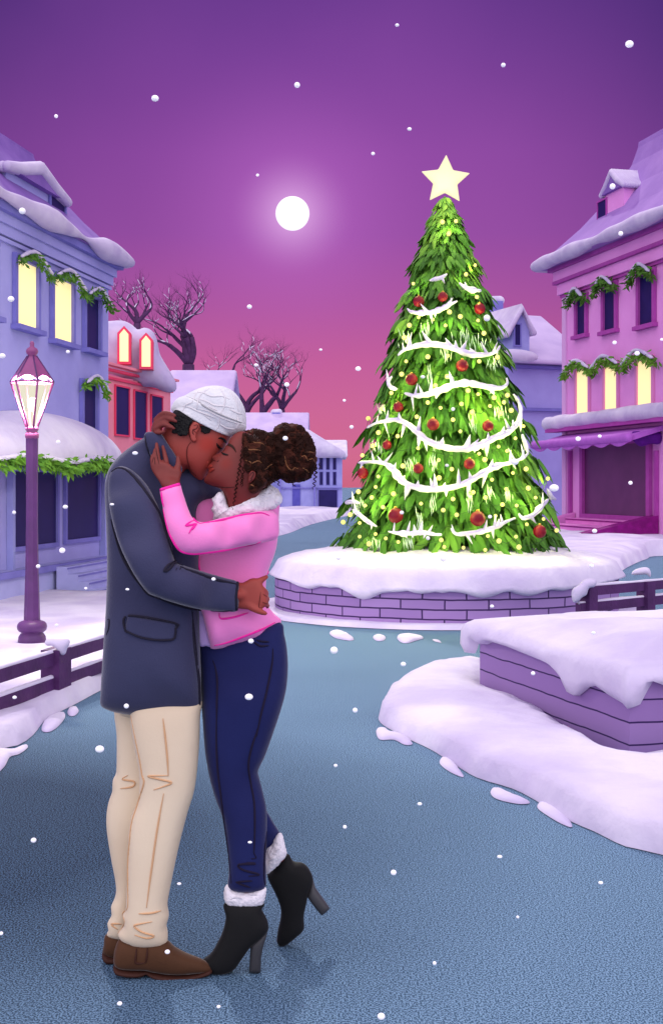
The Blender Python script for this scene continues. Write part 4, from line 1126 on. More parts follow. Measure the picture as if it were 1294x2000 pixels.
# loose snow brushed on the boughs
for i, (x, y, w_, h_) in enumerate(((832,648,10,12),(905,660,26,14),(935,672,20,12),(790,663,9,9),(965,712,14,10),(840,735,9,18),(870,690,8,12),(975,805,12,10),(855,870,12,8),(745,800,9,7),(735,870,14,10),(800,905,10,16),(845,905,8,16),(925,825,8,14),(795,1060,12,6),(730,1062,12,8),(915,975,8,18),(845,985,7,16),(955,965,8,8),(990,965,8,8),(820,1015,7,14),(700,985,10,10))):
    ms = []
    for q in range(15):
        px = x+rr.gauss(0, w_*.5); py = y+rr.gauss(0, h_*.5); p = cpt(px, py, .055)
        d = Vector((rr.gauss(.1,.2), 0, -1)).normalized(); l = rr.uniform(.05,.14); ms.append(tube([p-d*l*.5, p, p+d*l*.5], [.001, rr.uniform(.004,.007), .001], 5))
    mk('snow_dust', *join(*ms), DUSTED, xt)

# star
def star(cx_, cy_, R0, R1, Z, th):
    pts = []
    for i in range(10):
        a = math.radians(-90+36*i+2); r = R0 if i % 2 == 0 else R1; pts.append((cx_+r*math.cos(a), cy_+r*math.sin(a)))
    P = []
    n = len(pts)
    for i in range(n):   # round the corners
        a, b, c_ = np.array(pts[i-1]), np.array(pts[i]), np.array(pts[(i+1) % n])
        for t in (.88, .96): P.append(a+(b-a)*t)
        for t in (.04, .12): P.append(b+(c_-b)*t)
    return inflate([tuple(p) for p in P], Z, .45, 5, maxh=th, smooth=False)
STAR = mat('glowing cream star', (110,104,84), .6, emit=(254,240,196), es=.86)
st = mk('star_topper', *star(869, 352, 50, 25, 14.5, .06), STAR); tag(st, 'glowing cream five pointed star on top of the christmas tree', 'star')
sl2 = bpy.data.lights.new('star_light', 'POINT'); sl2.energy = 18; sl2.color = (1, .78, .6); sl2.shadow_soft_size = .2
slo = bpy.data.objects.new('star_light', sl2); COL.objects.link(slo); slo.location = W(869, 352, 14.1)-st.location; slo.parent = st
# baubles
BAUB = mat('crimson glass bauble', (122,2,32), .5, (112,2,28), 20, 3, spec=.25); CAPM = mat('gold cap', (200,160,80), .35, metal=1)
baub = [(817,589,11,'crimson bauble near the upper left snow swag'),(864,580,10,'crimson bauble highest in the middle of the tree'),(936,603,11,'crimson bauble high on the right side of the tree'),
 (902,714,12,'crimson bauble just below the second snow swag, right of centre'),(803,741,12,'crimson bauble left of centre above the wavy third swag'),(777,795,10,'crimson bauble on the left edge above the long swag'),
 (845,829,12,'crimson bauble in the centre of the tree above the long swag'),(952,832,11,'crimson bauble right of centre resting above the long swag'),(755,869,9,'smallest crimson bauble, left of centre'),
 (816,915,10,'crimson bauble low left of centre above the lower long swag'),(916,906,11,'crimson bauble low right of centre above the lower long swag'),(708,924,11,'crimson bauble hanging at the far left tip of a bough'),
 (772,1007,15,'large crimson bauble at the lower left of the tree'),(932,1013,15,'large crimson bauble at the lower middle of the tree'),(1053,1038,13,'crimson bauble at the lowest right corner of the tree')]
for x, y, r, lab in baub:
    p = cpt(x, y, .11); rm = r*p.y/F
    b = mk('bauble', *ball(p, rm, 20, 14), BAUB, origin=p-Vector((0,0,rm))); tag(b, lab, 'bauble', 'crimson baubles on the christmas tree')
    mk('cap', *lathe([(rm*.22, p.z+rm*.97), (rm*.22, p.z+rm*1.15), (rm*.1, p.z+rm*1.2)], (p.x, p.y), 10), CAPM, b)
# string of lights
bul6 = [(320,123),(372,28),(543,85),(504,171),(568,198),(601,40),(707,111),(758,129),(674,178),(728,220),(631,258),(838,146),(818,189),(888,170),(906,134),(871,226),(925,211),(271,202),(203,253),(448,243),(668,317),(255,323),(352,341),(227,390),(174,438),(455,402),(946,352),(987,291),(861,394),(904,416),(763,430),(792,460),(1000,507),(559,462),(378,492),(625,508),(561,552),(934,527),(1110,556),(254,545),(154,622),(241,598),(331,633),(221,651),(188,692),(278,700),(470,682),(631,659),(733,625),(795,652),(828,561),(900,608),(1011,604),(1048,652),(881,687),(952,692),(650,739),(582,715),(846,744),(1088,760),(1004,787),(1154,818),(113,738),(160,780),(77,776),(160,849),(240,836),(207,886),(292,858),(355,876),(572,866),(587,901),(684,905),(807,846),(863,871),(949,849),(964,902),(794,916)]
bul5 = [(602,198),(673,194),(635,260),(774,426),(726,474),(449,523),(783,593),(477,700),(428,742),(551,712),(639,672),(696,696),(789,717),(618,743),(401,806),(525,908),(631,902),(411,932),(795,932),(627,1012),(820,784),(891,910)]
B = [(640+x/2.588, 720+y/2.588) for x, y in bul6]+[(640+x/2.696, 360+y/2.696) for x, y in bul5]
B = B[:100]
BULB = mat('glowing light bulb', (90,84,40), .6, emit=(255,246,140), es=1.0)
ls = empty('light_string', Vector((TC.x, TC.y-.6, TB))); tag(ls, 'string of warm yellow fairy lights wound round the christmas tree', 'fairy lights')
srt = sorted(B, key=lambda p: (round(p[1]/38), p[0] if round(p[1]/38) % 2 else -p[0]))
rr = random.Random(9)
lm = []
for i, (x, y) in enumerate(B):
    p = cpt(x, y, .10); r = rr.choice((.020, .024, .028))
    mk('light_bulb', *ball(p, r, 12, 8), BULB, ls)
wire = []
path = [cpt(x, y, .03) for x, y in srt]
for a, b in zip(path, path[1:]):
    m_ = (a+b)/2-Vector((0, 0, .05)); wire.append(tube([a, m_, b], .004, 4))
mk('wire', *join(*wire), mat('green cable', (40,74,30), .6), ls)
# the bulbs' own light on the boughs around them
for i, (x, y) in enumerate(B):
    p = cpt(x, y, .14); d_ = bpy.data.lights.new('bulb_light', 'POINT'); d_.energy = 2.1 if y < 1000 else .7; d_.color = (.85, 1.0, .22); d_.shadow_soft_size = .03
    o = bpy.data.objects.new('bulb_light', d_); COL.objects.link(o); o.location = p-ls.location; o.parent = ls

# ------------------------------------------------------------------ moon
Zm = 900.0; mp_ = W(571, 417, Zm)
mo = mk('moon', *ball(mp_, 33*Zm/F, 48, 32), mat('moon', (120,116,120), .9, emit=(253,248,255), es=1.0), origin=mp_); tag(mo, 'full white moon low in the violet sky', 'moon')

# ------------------------------------------------------------------ the couple
def skin_mat(name, col, col2, blush, centre, rad):
    m = mat(name, col, .55, var=col2, vs=5, vd=2, spec=.35, bump=.06, bs=220, bdist=.002); t = m.node_tree; b = t.nodes['Principled BSDF']
    src = b.inputs['Base Color'].links[0].from_socket
    tc_ = t.nodes.new('ShaderNodeTexCoord'); d = t.nodes.new('ShaderNodeVectorMath'); d.operation = 'DISTANCE'; d.inputs[1].default_value = centre
    t.links.new(tc_.outputs['Object'], d.inputs[0])
    r = t.nodes.new('ShaderNodeMapRange'); r.inputs[1].default_value = rad; r.inputs[2].default_value = rad*.25; r.inputs[3].default_value = 0; r.inputs[4].default_value = .75; r.interpolation_type = 'SMOOTHSTEP'
    t.links.new(d.outputs['Value'], r.inputs[0])
    x = t.nodes.new('ShaderNodeMix'); x.data_type = 'RGBA'; t.links.new(r.outputs[0], x.inputs[0]); t.links.new(src, x.inputs[6]); x.inputs[7].default_value = (*lin(blush), 1)
    t.links.new(x.outputs[2], b.inputs['Base Color'])
    return m
def pc(pts, n=12):   # (px, py, Z, radius px) joints of a limb
    return capsule([W(x, y, Z) for x, y, Z, r in pts], [r*Z/F for x, y, Z, r in pts], n)
def limb(pts, sp=8, n=12):
    P = catmull([(x, y, Z*600, r) for x, y, Z, r in pts], False, sp)
    return pc([(p[0], p[1], p[2]/600, max(1.2, p[3])) for p in P], n)
def patch(poly, tree, th, sp=2.5, r0=3.0, amp=0.0, freq=200, smooth=True, seed=0, back=.004):
    V, T, u, isb = fill(poly, sp, smooth)
    fr = []; bk = []; keep = []
    for i in range(len(V)):
        h_ = hit(tree, V[i,0], V[i,1]); keep.append(h_ is not None)
        if h_ is None: h_ = tree.find_nearest(W(V[i,0], V[i,1], 3.62))[0]; keep[-1] = h_ is not None
        d = (h_-CAM).normalized(); s = min(1, math.sqrt(u[i])/r0); s = math.sin(s*math.pi/2)
        k = th*s+(amp*s*noise.fractal(h_*freq+Vector((seed,0,0)), .8, 2, 3) if amp else 0)
        fr.append(h_-d*(k+.0004)); bk.append(h_+d*back)
    n = len(V); Fc = []
    for a, b, c_ in T.tolist():
        if keep[a] and keep[b] and keep[c_]:
            Fc.append((a, c_, b)); Fc.append((a+n, b+n, c_+n))
    cnt = {}
    for t in Fc[::2]:
        for i in range(3):
            e = (t[i], t[(i+1) % 3]); cnt[e] = 1
    for (a, b) in list(cnt):
        if (b, a) not in cnt: Fc.append((b, a, a+n, b+n))
    return fr+bk, Fc

COAT = mat('charcoal navy wool', (66,68,98), .85, (58,58,86), 3, 4, .35, 180, sheen=.5, spec=.15, bdist=.004)
COATD = mat('dark coat seam', (34,30,46), .9)
CREAM = mat('cream chino', (232,213,184), .85, (224,203,174), 3, 4, .2, 160, sheen=.2, spec=.15, bdist=.003)
TAN = mat('tan trouser seam', (212,166,124), .9)
SHOE = mat('brown suede', (82,50,28), .8, (70,42,22), 6, 4, .25, 150, sheen=.2, bdist=.003)
SOLE = mat('dark brown sole', (58,26,16), .7)
KNIT = mat('white knit', (228,228,232), .9, (216,216,222), 20, 3, .5, 120, sheen=.3, spec=.1, bdist=.006)
KNITG = mat('grey white cable knit', (220,215,219), .9)
KNITD = mat('cap fold shadow line', (168,166,170), .9)
BLACKH = mat('black cropped curls', (10,8,10), .6, bump=.8, bs=160, bdist=.01)
PINK = mat('bubblegum pink wool', (255,146,212), .85, (250,136,204), 3, 3, .25, 200, sheen=.5, spec=.12, bdist=.003)
PINKD = mat('hot pink piping', (250,40,165), .8)
FUR = mat('white fleece', (246,240,246), .95, (232,226,234), 30, 4, .7, 90, sheen=.4, spec=.05, bdist=.01)
FURG = mat('fleece tuft grey', (208,204,212), .95)
LILAC = mat('lilac shirt', (220,188,250), .85)
DENIM = mat('dark navy denim', (32,38,88), .85, (28,32,78), 4, 4, .3, 220, sheen=.25, spec=.15, bdist=.003)
DENIMD = mat('black denim seam', (26,18,44), .9)
SUEDE = mat('black suede', (12,12,14), .8, bump=.2, bs=160, sheen=.06, bdist=.003)
HEELM = mat('dark grey block heel', (64,64,68), .5, (54,54,58), 5, 3)
HAIRB = mat('dark brown curls', (78,38,26), .75, (58,28,20), 25, 4, .8, 110, spec=.12, bdist=.012)
HAIRD = mat('brown black curl strands', (40,20,14), .75, spec=.1)
HAIRL = mat('chestnut curl strands', (124,78,44), .6)
LIP = mat('rose lips', (146,48,38), .5); LIPM = mat('brown rose lips', (166,66,54), .5)
LASH = mat('black lashes', (12,8,10), .6); BROWW = mat('dark brown eyebrow', (50,26,16), .8)

# --- man
ZM = 3.64; mo_ = Vector(((300-CX)/F*3.66, 3.66, 0.0))
def ml(px, py, Z): return W(px, py, Z)-mo_
SKM = skin_mat('warm brown skin', (168,72,62), (158,64,54), (176,52,38), tuple(ml(403, 866, 3.575)), .036)
head = [(318,842),(322,828),(332,812),(338,806),(350,790),(370,778),(400,770),(432,773),(452,784),(461,802),(461,822),(456,840),(452,852),(446,864),(442,868),(440,876),(432,886),(426,893),(424,899),(421,904),(419,910),(416,915),(411,920),(405,925),(402,930),(396,937),(390,938),(382,934),(373,925),(366,914),(360,921),(350,930),(337,918),(325,898),(314,872),(312,856)]
body = [inflate(head, ZM, .92, 4, maxh=.080),
        limb([(338,880,3.66,20),(325,930,3.69,24),(300,1010,3.66,40),(295,1120,3.65,42),(300,1240,3.66,40),(300,1330,3.67,34)]),
        limb([(250,970,3.56,16),(256,1050,3.47,14),(300,1130,3.45,13),(390,1152,3.47,12),(470,1162,3.545,12)]),
        limb([(330,970,3.74,20),(420,1040,3.83,17),(500,1110,3.83,12)]),
        limb([(310,1300,3.67,34),(318,1450,3.65,28),(310,1560,3.63,22),(295,1700,3.63,18),(284,1850,3.63,16),(270,1872,3.63,14)]),
        limb([(290,1300,3.70,30),(268,1500,3.735,16),(250,1650,3.735,11),(248,1840,3.745,9),(246,1852,3.745,10)]),
        limb([(262,1868,3.63,16),(330,1882,3.635,13),(385,1892,3.64,9)]), limb([(236,1850,3.745,12),(280,1858,3.75,10)]),
        # hand on her waist: palm, four fingers, thumb
        inflate([(455,1140),(474,1138),(489,1130),(503,1130),(511,1138),(516,1152),(521,1166),(522,1182),(508,1189),(494,1191),(480,1190),(462,1188),(455,1185)], 3.555, .8, 3, maxh=.018),
        limb([(494,1141,3.55,7.5),(508,1134,3.555,6.5),(520,1127,3.575,4.5)], 3),
        limb([(500,1150,3.55,6.5),(513,1152,3.555,6),(520,1158,3.585,5),(521,1161,3.61,4)], 3),
        limb([(500,1162,3.55,6.5),(515,1165,3.555,6),(522,1170,3.585,5),(522,1173,3.61,4)], 3),
        limb([(500,1174,3.55,6.2),(515,1178,3.555,5.8),(522,1183,3.585,4.6),(522,1185,3.605,4)], 3),
        limb([(480,1178,3.55,8.5),(494,1187,3.545,8),(507,1194,3.545,6.2),(518,1198,3.55,4.4)], 3)]
man, m_man = fuse('person', join(*body), SKM, .0042, origin=mo_, it=1)
tag(man, 'man in charcoal coat and white knitted cap leaning down to kiss the woman', 'person', 'couple kissing in the square')
t_man = bvh(m_man)
# trousers
near = [(266,1360),(345,1350),(392,1365),(391,1400),(389,1457),(381,1535),(365,1592),(350,1650),(336,1716),(327,1766),(330,1788),(325,1808),(328,1824),(325,1842),(308,1848),(282,1850),(258,1846),(238,1836),(231,1824),(244,1805),(240,1786),(247,1770),(250,1674),(255,1604),(272,1554),(272,1500),(262,1450),(255,1397)]
far = [(228,1360),(300,1360),(320,1420),(310,1540),(290,1620),(268,1740),(258,1800),(256,1838),(232,1834),(209,1827),(213,1816),(210,1804),(219,1786),(217,1772),(226,1748),(226,1720),(217,1670),(209,1612),(211,1573),(220,1544),(221,1523),(228,1504),(229,1440)]
m_tn = inflate(near, 3.63, .85, 6, maxh=.085); m_tf = inflate(far, 3.735, .85, 6, maxh=.08)
# the thigh under the coat closes the pair
m_ts = inflate([(232,1300),(385,1300),(388,1360),(384,1396),(300,1404),(236,1396),(232,1360)], 3.68, .8, 8, maxh=.08)
tro = mk('trousers', *join(m_tn, m_tf, m_ts), CREAM, man)
t_tr = bvh(m_tn, m_tf, m_ts); S_ = lambda x, y: (180+x/2.588, 1380+y/2.588)
cre = [[(195,45),(215,150),(240,270),(252,345),(262,380),(250,430),(225,510),(200,590),(190,680),(182,780),(181,900),(180,1015),(155,1045),(163,1095),(130,1148)],
 [(358,60),(370,160),(380,260),(385,352)],[(385,350),(340,350),(283,353),(340,368),(402,385),(360,405),(310,422)],[(180,348),(152,368),(212,380),(205,405),(142,415)],
 [(362,440),(345,530),(325,650),(305,790),(290,900),(275,1018)],[(350,1032),(300,1045),(235,1048)],[(305,1088),(240,1100),(212,1110),(250,1140),(312,1160),(275,1172),(215,1155)],[(150,1100),(98,1100),(130,1128)]]
mk('seam_shade', *join(*[on(t_tr, [S_(*p) for p in c_], .0030) for c_ in cre]), TAN, tro)  # tan tubes draw the shade of the trouser folds
# shoes
def shoe(top, sole, Z, strap=None, mat_=SHOE, name='shoe', th=.05):
    m1 = inflate(top, Z, .9, 4, maxh=th); s = mk(name, *m1, mat_, man)
    mk('sole', *inflate(sole, Z, 2.6, 3, maxh=th*1.08), SOLE, s)
    return s, m1
s1, m1 = shoe([(232,1836),(250,1832),(300,1834),(327,1838),(340,1850),(362,1862),(396,1875),(409,1885),(411,1896),(385,1900),(340,1902),(296,1896),(285,1893),(240,1892),(224,1884),(223,1862)],
     [(223,1884),(240,1890),(284,1893),(300,1896),(345,1902),(385,1900),(411,1892),(412,1901),(382,1910),(345,1914),(310,1911),(293,1905),(286,1901),(279,1905),(250,1905),(226,1899)], 3.63)
mk('elastic_gusset', *join(*[on(bvh(m1), [S_(*p) for p in c_], .0032) for c_ in ([(225,1222),(222,1260),(220,1295),(250,1298),(272,1295)],[(280,1222),(278,1255),(272,1295)])]), SOLE, s1)
shoe([(208,1824),(240,1822),(262,1835),(300,1850),(330,1862),(325,1872),(260,1872),(224,1870),(202,1862),(203,1845)], [(201,1858),(220,1864),(260,1866),(325,1866),(325,1874),(260,1876),(222,1879),(205,1876)], 3.745)
# coat
coatp = [(300,846),(286,852),(270,862),(248,878),(230,894),(216,912),(208,935),(206,962),(208,1000),(210,1050),(211,1110),(209,1180),(205,1240),(201,1300),(198,1345),(197,1376),(212,1386),(240,1393),(290,1398),(350,1394),(390,1386),(393,1340),(391,1270),(389,1190),(389,1110),(391,1040),(393,985),(430,972),(436,960),(425,947),(425,930),(412,912),(398,906),(385,908),(370,908),(352,915),(335,900),(318,868)]
m_coat = inflate(coatp, 3.62, .78, 6, maxh=.165, dz=[(300,1100,0),(300,1380,.03),(410,950,.10),(390,960,.07),(300,860,.02),(370,925,.07),(240,1000,0),(380,1100,0),(380,1300,0)], back=.85)
m_fs = limb([(300,930,3.72,50),(370,985,3.80,36),(430,1050,3.83,26),(500,1108,3.84,20)])
coat = mk('coat', *join(m_coat, m_fs), COAT, man)
t_coat = bvh(m_coat)
slv = [(222,916),(240,911),(260,920),(285,945),(305,982),(322,1025),(334,1062),(341,1094),(358,1104),(405,1119),(440,1129),(464,1137),(466,1160),(463,1192),(440,1194),(390,1190),(340,1177),(305,1165),(288,1156),(262,1120),(238,1072),(222,1022),(213,975),(213,935)]
m_sl = inflate(slv, 3.45, .95, 5, maxh=.075, dz=[(230,930,.10),(250,1000,.04),(290,1120,-.01),(350,1150,.0),(460,1165,.085)])
sleeve = mk('sleeve', *m_sl, COAT, coat); t_sl = bvh(m_sl)
t_all = bvh(m_coat, m_sl)
colr = [(285,845),(312,846),(330,870),(345,893),(356,917),(346,930),(325,920),(305,905),(292,885),(283,862)]
m_col = inflate(colr, 3.575, .8, 4, maxh=.03); col_ = mk('collar', *m_col, COAT, coat)
Z2 = lambda x, y: (x/3.081, 780+y/3.081); Z3 = lambda x, y: (180+x/3.081, 1020+y/3.081)
seam_shades = [on(t_all, [Z2(*p) for p in c_], r) for c_, r in (
  ([(672,435),(710,412),(760,425),(820,480),(880,560),(940,650),(975,730),(1000,810),(1025,890),(1052,968)], .0052),
  ([(668,722),(690,810),(730,930),(790,1040),(850,1120),(890,1168),(960,1195),(1060,1235),(1160,1262),(1290,1275),(1400,1272)], .0048),
  ([(1085,1005),(1130,1025),(1200,1050),(1300,1085),(1400,1105),(1425,1112)], .0046),
  ([(1060,970),(1010,1000),(990,1035),(1020,1020),(1050,985),(1075,990),(1100,1000)], .0042), ([(1065,1015),(1060,1028)], .003), ([(1090,1010),(1082,1025)], .003),
  ([(1155,1270),(1165,1360),(1180,1500),(1190,1600)], .0028))]
seam_shades += [on(t_all, [Z3(*p) for p in c_], r) for c_, r in (
  ([(640,880),(648,1000),(650,1115)], .0035), ([(605,540),(606,640),(615,760),(630,880),(640,960),(645,1115)], .0034))]
mk('seam_shade', *join(*seam_shades), COATD, coat)  # dark tubes stand in for contact shade along folds and sleeve edges
fl_ = [Z3(*p) for p in ((218,563),(500,609),(503,640),(500,680),(485,706),(400,710),(300,695),(225,665),(198,645))]
pf = mk('pocket_flap', *patch(fl_, t_coat, .006, 4, 3, smooth=False), COAT, coat)
mk('seam_shade', *on(t_coat, fl_, .0034, off=.006, taper=False, closed=True), COATD, pf)
mk('seam_shade', *join(on(t_coat, [Z3(*p) for p in ((92,585),(104,583),(100,640),(85,680))], .0028)), COATD, pf)
mk('seam_shade', *on(bvh(m_col, m_coat), [(283,850),(286,868),(294,890),(302,905),(312,918)], .0035), COATD, col_)
mk('cuff_line', *on(t_sl, [(464,1138),(461,1165),(462,1191)], .0045, taper=False), COATD, sleeve)
# cap
capp = [(336,803),(338,788),(348,777),(362,772),(380,762),(405,754),(432,754),(455,764),(470,782),(479,803),(481,826),(479,841),(466,848),(449,853),(425,845),(398,832),(365,815)]
m_cap = inflate(capp, 3.635, 1.08, 4, maxh=.094); cap = mk('knitted_cap', *m_cap, KNIT, man); t_cap = bvh(m_cap)
band = [(337,802),(338,788),(348,777),(362,773),(385,784),(412,799),(440,812),(478,828),(479,840),(466,847),(449,852),(425,844),(398,831),(365,814)]
m_band = patch(band, bvh(m_cap, m_man), .014, 3, 5, back=.03); mk('brim', *m_band, KNIT, cap); t_cb = bvh(m_cap, m_band, m_man)
H2 = lambda x, y: (260+x/3.405, 730+y/3.405)
mk('fold_line', *on(t_cb, [H2(*p) for p in ((355,150),(420,180),(500,232),(600,280),(740,332))], .0025), KNITD, cap)
cab = [[(440,105),(410,150),(395,190)],[(510,95),(450,140),(430,190),(425,240)],[(395,190),(350,210),(330,250)],[(580,100),(610,160),(600,230),(575,270)],[(575,280),(570,340),(550,375)],[(640,120),(680,180),(700,250)],[(690,270),(700,330),(680,370)],
 [(400,130),(460,125),(520,150),(590,150),(640,170)],[(420,165),(480,180),(540,210),(600,215),(670,230)],[(500,215),(560,245)],[(640,235),(700,265),(725,270)],[(330,215),(380,225),(430,250),(500,275),(560,300)],[(440,235),(500,250),(580,290),(660,320),(730,340)],[(570,330),(620,360),(680,370)],[(470,270),(520,310)]]
mk('cable_stitch', *join(*[on(t_cb, [H2(*p) for p in c_], .0026, off=.0) for c_ in cab]), KNITG, cap)
# hair
hp_ = [(343,800),(334,810),(326,823),(332,832),(338,837),(336,843),(341,848),(347,847),(350,852),(356,852),(361,852),(367,848),(369,840),(369,832),(377,823),(384,812),(370,806),(358,800)]
hp_ = [H2(*p) for p in ((268,246),(245,290),(222,322),(245,345),(272,360),(262,375),(256,388),(268,398),(292,398),(300,410),(318,416),(332,410),(350,412),(366,400),(368,370),(376,345),(392,322),(392,300),(350,270),(300,240))]
m_hr = patch(hp_, t_man, .020, 2.5, 5, amp=.004, freq=180)
sb = [H2(*p) for p in ((448,345),(452,370),(450,385),(465,392),(478,402),(492,396),(508,394),(516,378),(520,360),(480,350))]
m_sb = patch(sb, t_man, .006, 2, 3, amp=.002, freq=300)
mk('hair', *m_hr, BLACKH, man); mk('sideburn', *m_sb, BLACKH, man)
# ear, brow, closed eye, lips
ear = [H2(*p) for p in ((378,345),(392,325),(412,318),(432,326),(440,345),(436,370),(422,395),(418,420),(424,440),(414,455),(400,456),(386,440),(378,410),(372,375))]
m_ear = patch(ear, t_man, .016, 2, 5); mk('ear', *m_ear, SKM, man); t_ear = bvh(m_ear, m_man)
LINE = mat('skin crease brown', (98,34,30), .7)
mk('ear_fold', *join(*[on(t_ear, [H2(*p) for p in c_], .0016, 2) for c_ in ([(378,350),(394,326),(414,320),(434,330)],[(374,370),(376,410),(388,440),(402,455),(420,440)],[(405,345),(425,338),(430,352),(415,368),(398,370),(412,385),(420,395)],[(398,370),(396,390),(405,405)])]), LINE, man)
mk('eyebrow', *patch([H2(*p) for p in ((564,430),(580,422),(600,427),(616,440),(624,460),(614,462),(598,444),(580,434))], t_man, .004, 1.5, 2), BLACKH, man)
mk('eyelashes', *join(on(t_man, [H2(*p) for p in ((557,462),(562,478),(572,491),(594,500))], .0032, 2)), LASH, man)
mk('eyelid_crease', *join(on(t_man, [H2(*p) for p in ((566,470),(578,484),(590,466))], .0012, 2)), LINE, man)
mk('lips', *patch([H2(*p) for p in ((498,582),(512,592),(530,600),(524,618),(508,624),(492,630),(487,612),(492,596))], t_man, .005, 1.5, 2.5), LIPM, man)
nk = skn = mat('deep brown neck shade fold', (128,46,38), .6)
mk('jaw_crease', *join(on(t_man, [H2(*p) for p in ((385,455),(365,480),(357,520),(360,560),(372,610),(385,640),(420,680))], .0018, 3)), LINE, man)

# --- woman
wo_ = Vector(((470-CX)/F*3.70, 3.70, 0.0))
SKW = skin_mat('deep brown skin', (124,50,44), (114,42,38), (138,34,20), tuple(W(438, 903, 3.515)-wo_), .034)
ZW = 3.585
headw = [(474,842),(462,845),(453,852),(448,860),(444,867),(439,874),(436,879),(428,885),(418,889),(414,893),(415,897),(418,900),(414,903),(410,906),(406,911),(405,915),(409,918),(406,921),(406,925),(403,929),(399,934),(398,940),(403,945),(414,949),(424,952),(432,956),(438,966),(443,980),(443,994),(452,1000),(475,998),(500,980),(508,962),(522,945),(526,920),(528,892),(524,872),(515,860),(496,850)]
bodyw = [inflate(headw, ZW, .92, 3.5, maxh=.074),
         limb([(470,975,3.64,18),(470,1030,3.72,30),(470,1100,3.72,38),(465,1180,3.71,34),(475,1250,3.71,38),(475,1300,3.70,38)]),
         limb([(505,1028,3.60,12),(430,1045,3.51,12),(362,1050,3.445,12),(342,1010,3.45,11),(336,955,3.475,12)]),
         limb([(490,1010,3.80,20),(420,1010,3.86,17),(350,960,3.86,14),(312,880,3.78,10),(303,856,3.68,8),(303,846,3.60,8)]),
         limb([(485,1290,3.70,38),(475,1400,3.68,34),(462,1500,3.67,22),(480,1600,3.66,18),(482,1720,3.66,15),(474,1800,3.66,13),(440,1870,3.65,15),(412,1885,3.65,11)]),
         limb([(480,1300,3.73,36),(470,1420,3.75,26),(480,1520,3.77,13),(506,1600,3.815,9),(536,1655,3.855,7),(566,1715,3.87,10),(566,1800,3.87,10),(555,1830,3.87,10)]),
         # near hand on his jaw
         inflate([(322,956),(311,940),(301,926),(295,914),(294,902),(300,897),(312,900),(326,903),(334,908),(340,914),(349,914),(355,923),(352,935),(349,952)], 3.50, .8, 3, maxh=.017, dz=[(335,950,-.02),(310,910,.02),(345,920,.01)]),
         limb([(299,910,3.52,4.6),(297,899,3.525,4.3),(298,890,3.53,3.4)], 2),
         limb([(304,910,3.52,5),(302,893,3.525,4.6),(302.5,879,3.535,3.4)], 2),
         limb([(311,910,3.52,5.4),(308,889,3.525,5),(306,867,3.54,3.6)], 2),
         limb([(326,912,3.52,6),(323,893,3.53,5),(318,872,3.545,3.4)], 2),
         limb([(344,926,3.51,8),(348,908,3.52,5.8),(348,893,3.535,4)], 2),
         # far hand behind his head
         inflate([(297,846),(296,834),(301,822),(310,812),(318,814),(318,828),(316,840),(308,848)], 3.585, .9, 2.5, maxh=.016),
         limb([(305,820,3.58,6),(318,808,3.565,5.4),(331,808,3.553,4.6),(342,812,3.548,3)], 2),
         limb([(304,829,3.575,6),(322,817,3.56,5.2),(334,819,3.548,4.6),(344,823,3.543,3)], 2),
         limb([(303,838,3.57,6),(320,829,3.555,5.6),(332,833,3.545,4.8),(340,837,3.542,3)], 2),
         limb([(303,844,3.57,4.6),(313,845,3.555,4.4),(321,842,3.55,2.6)], 2)]
wom, m_wom = fuse('person', join(*bodyw), SKW, .0036, origin=wo_, it=1)
tag(wom, 'woman in bubblegum pink jacket with curly bun reaching up to kiss the man', 'person', 'couple kissing in the square')
t_w = bvh(m_wom)
# jeans
jn = [(386,1240),(420,1240),(480,1225),(545,1215),(555,1240),(561,1275),(562,1310),(558,1350),(548,1388),(534,1430),(518,1475),(506,1500),(504,1512),(512,1542),(520,1580),(521,1620),(519,1680),(519,1730),(505,1740),(470,1742),(446,1734),(447,1700),(443,1650),(436,1600),(420,1555),(408,1510),(400,1460),(395,1390),(390,1320)]
m_jn = inflate(jn, 3.675, .85, 6, maxh=.135, dz=[(470,1260,.03),(470,1400,0),(480,1700,-.015)])
jf = [(400,1300),(540,1300),(530,1400),(500,1500),(510,1560),(530,1600),(549,1632),(556,1660),(538,1690),(518,1690),(495,1640),(470,1560),(440,1480),(410,1400)]
m_jf = inflate(jf, 3.78, .85, 6, maxh=.09, dz=[(470,1350,-.04),(480,1500,-.01),(510,1600,.04),(545,1660,.08)])
jeans = mk('jeans', *join(m_jn, m_jf), DENIM, wom); t_j = bvh(m_jn)
js = [[S_(*p) for p in c_] for c_ in ([(632,0),(628,90),(628,200),(635,330),(650,450),(664,560),(684,700),(699,850),(703,895)],[(865,0),(838,110),(805,210),(790,300),(802,390),(818,480),(822,580),(820,690),(818,740),(830,765),(805,770)],
      [(845,320),(862,400),(880,500),(884,600),(872,720),(868,850),(875,905)],[(735,800),(790,790),(825,795),(740,800),(760,825),(845,850),(790,858)],[(725,888),(770,884),(810,882)],[(725,888),(760,902),(800,915)])]
js += [[Z3(*p) for p in c_] for c_ in ([(725,830),(742,880),(752,960),(750,1080),(748,1215)],[(1087,760),(1085,830),(1070,920),(1045,1040),(1015,1160),(990,1290)],[(975,722),(1010,745),(1062,742)],[(985,708),(1020,718),(1065,720)])]
mk('seam_shade', *join(*[on(t_j, c_, .0034) for c_ in js]), DENIMD, jeans)  # dark tubes draw seams and the shade of folds
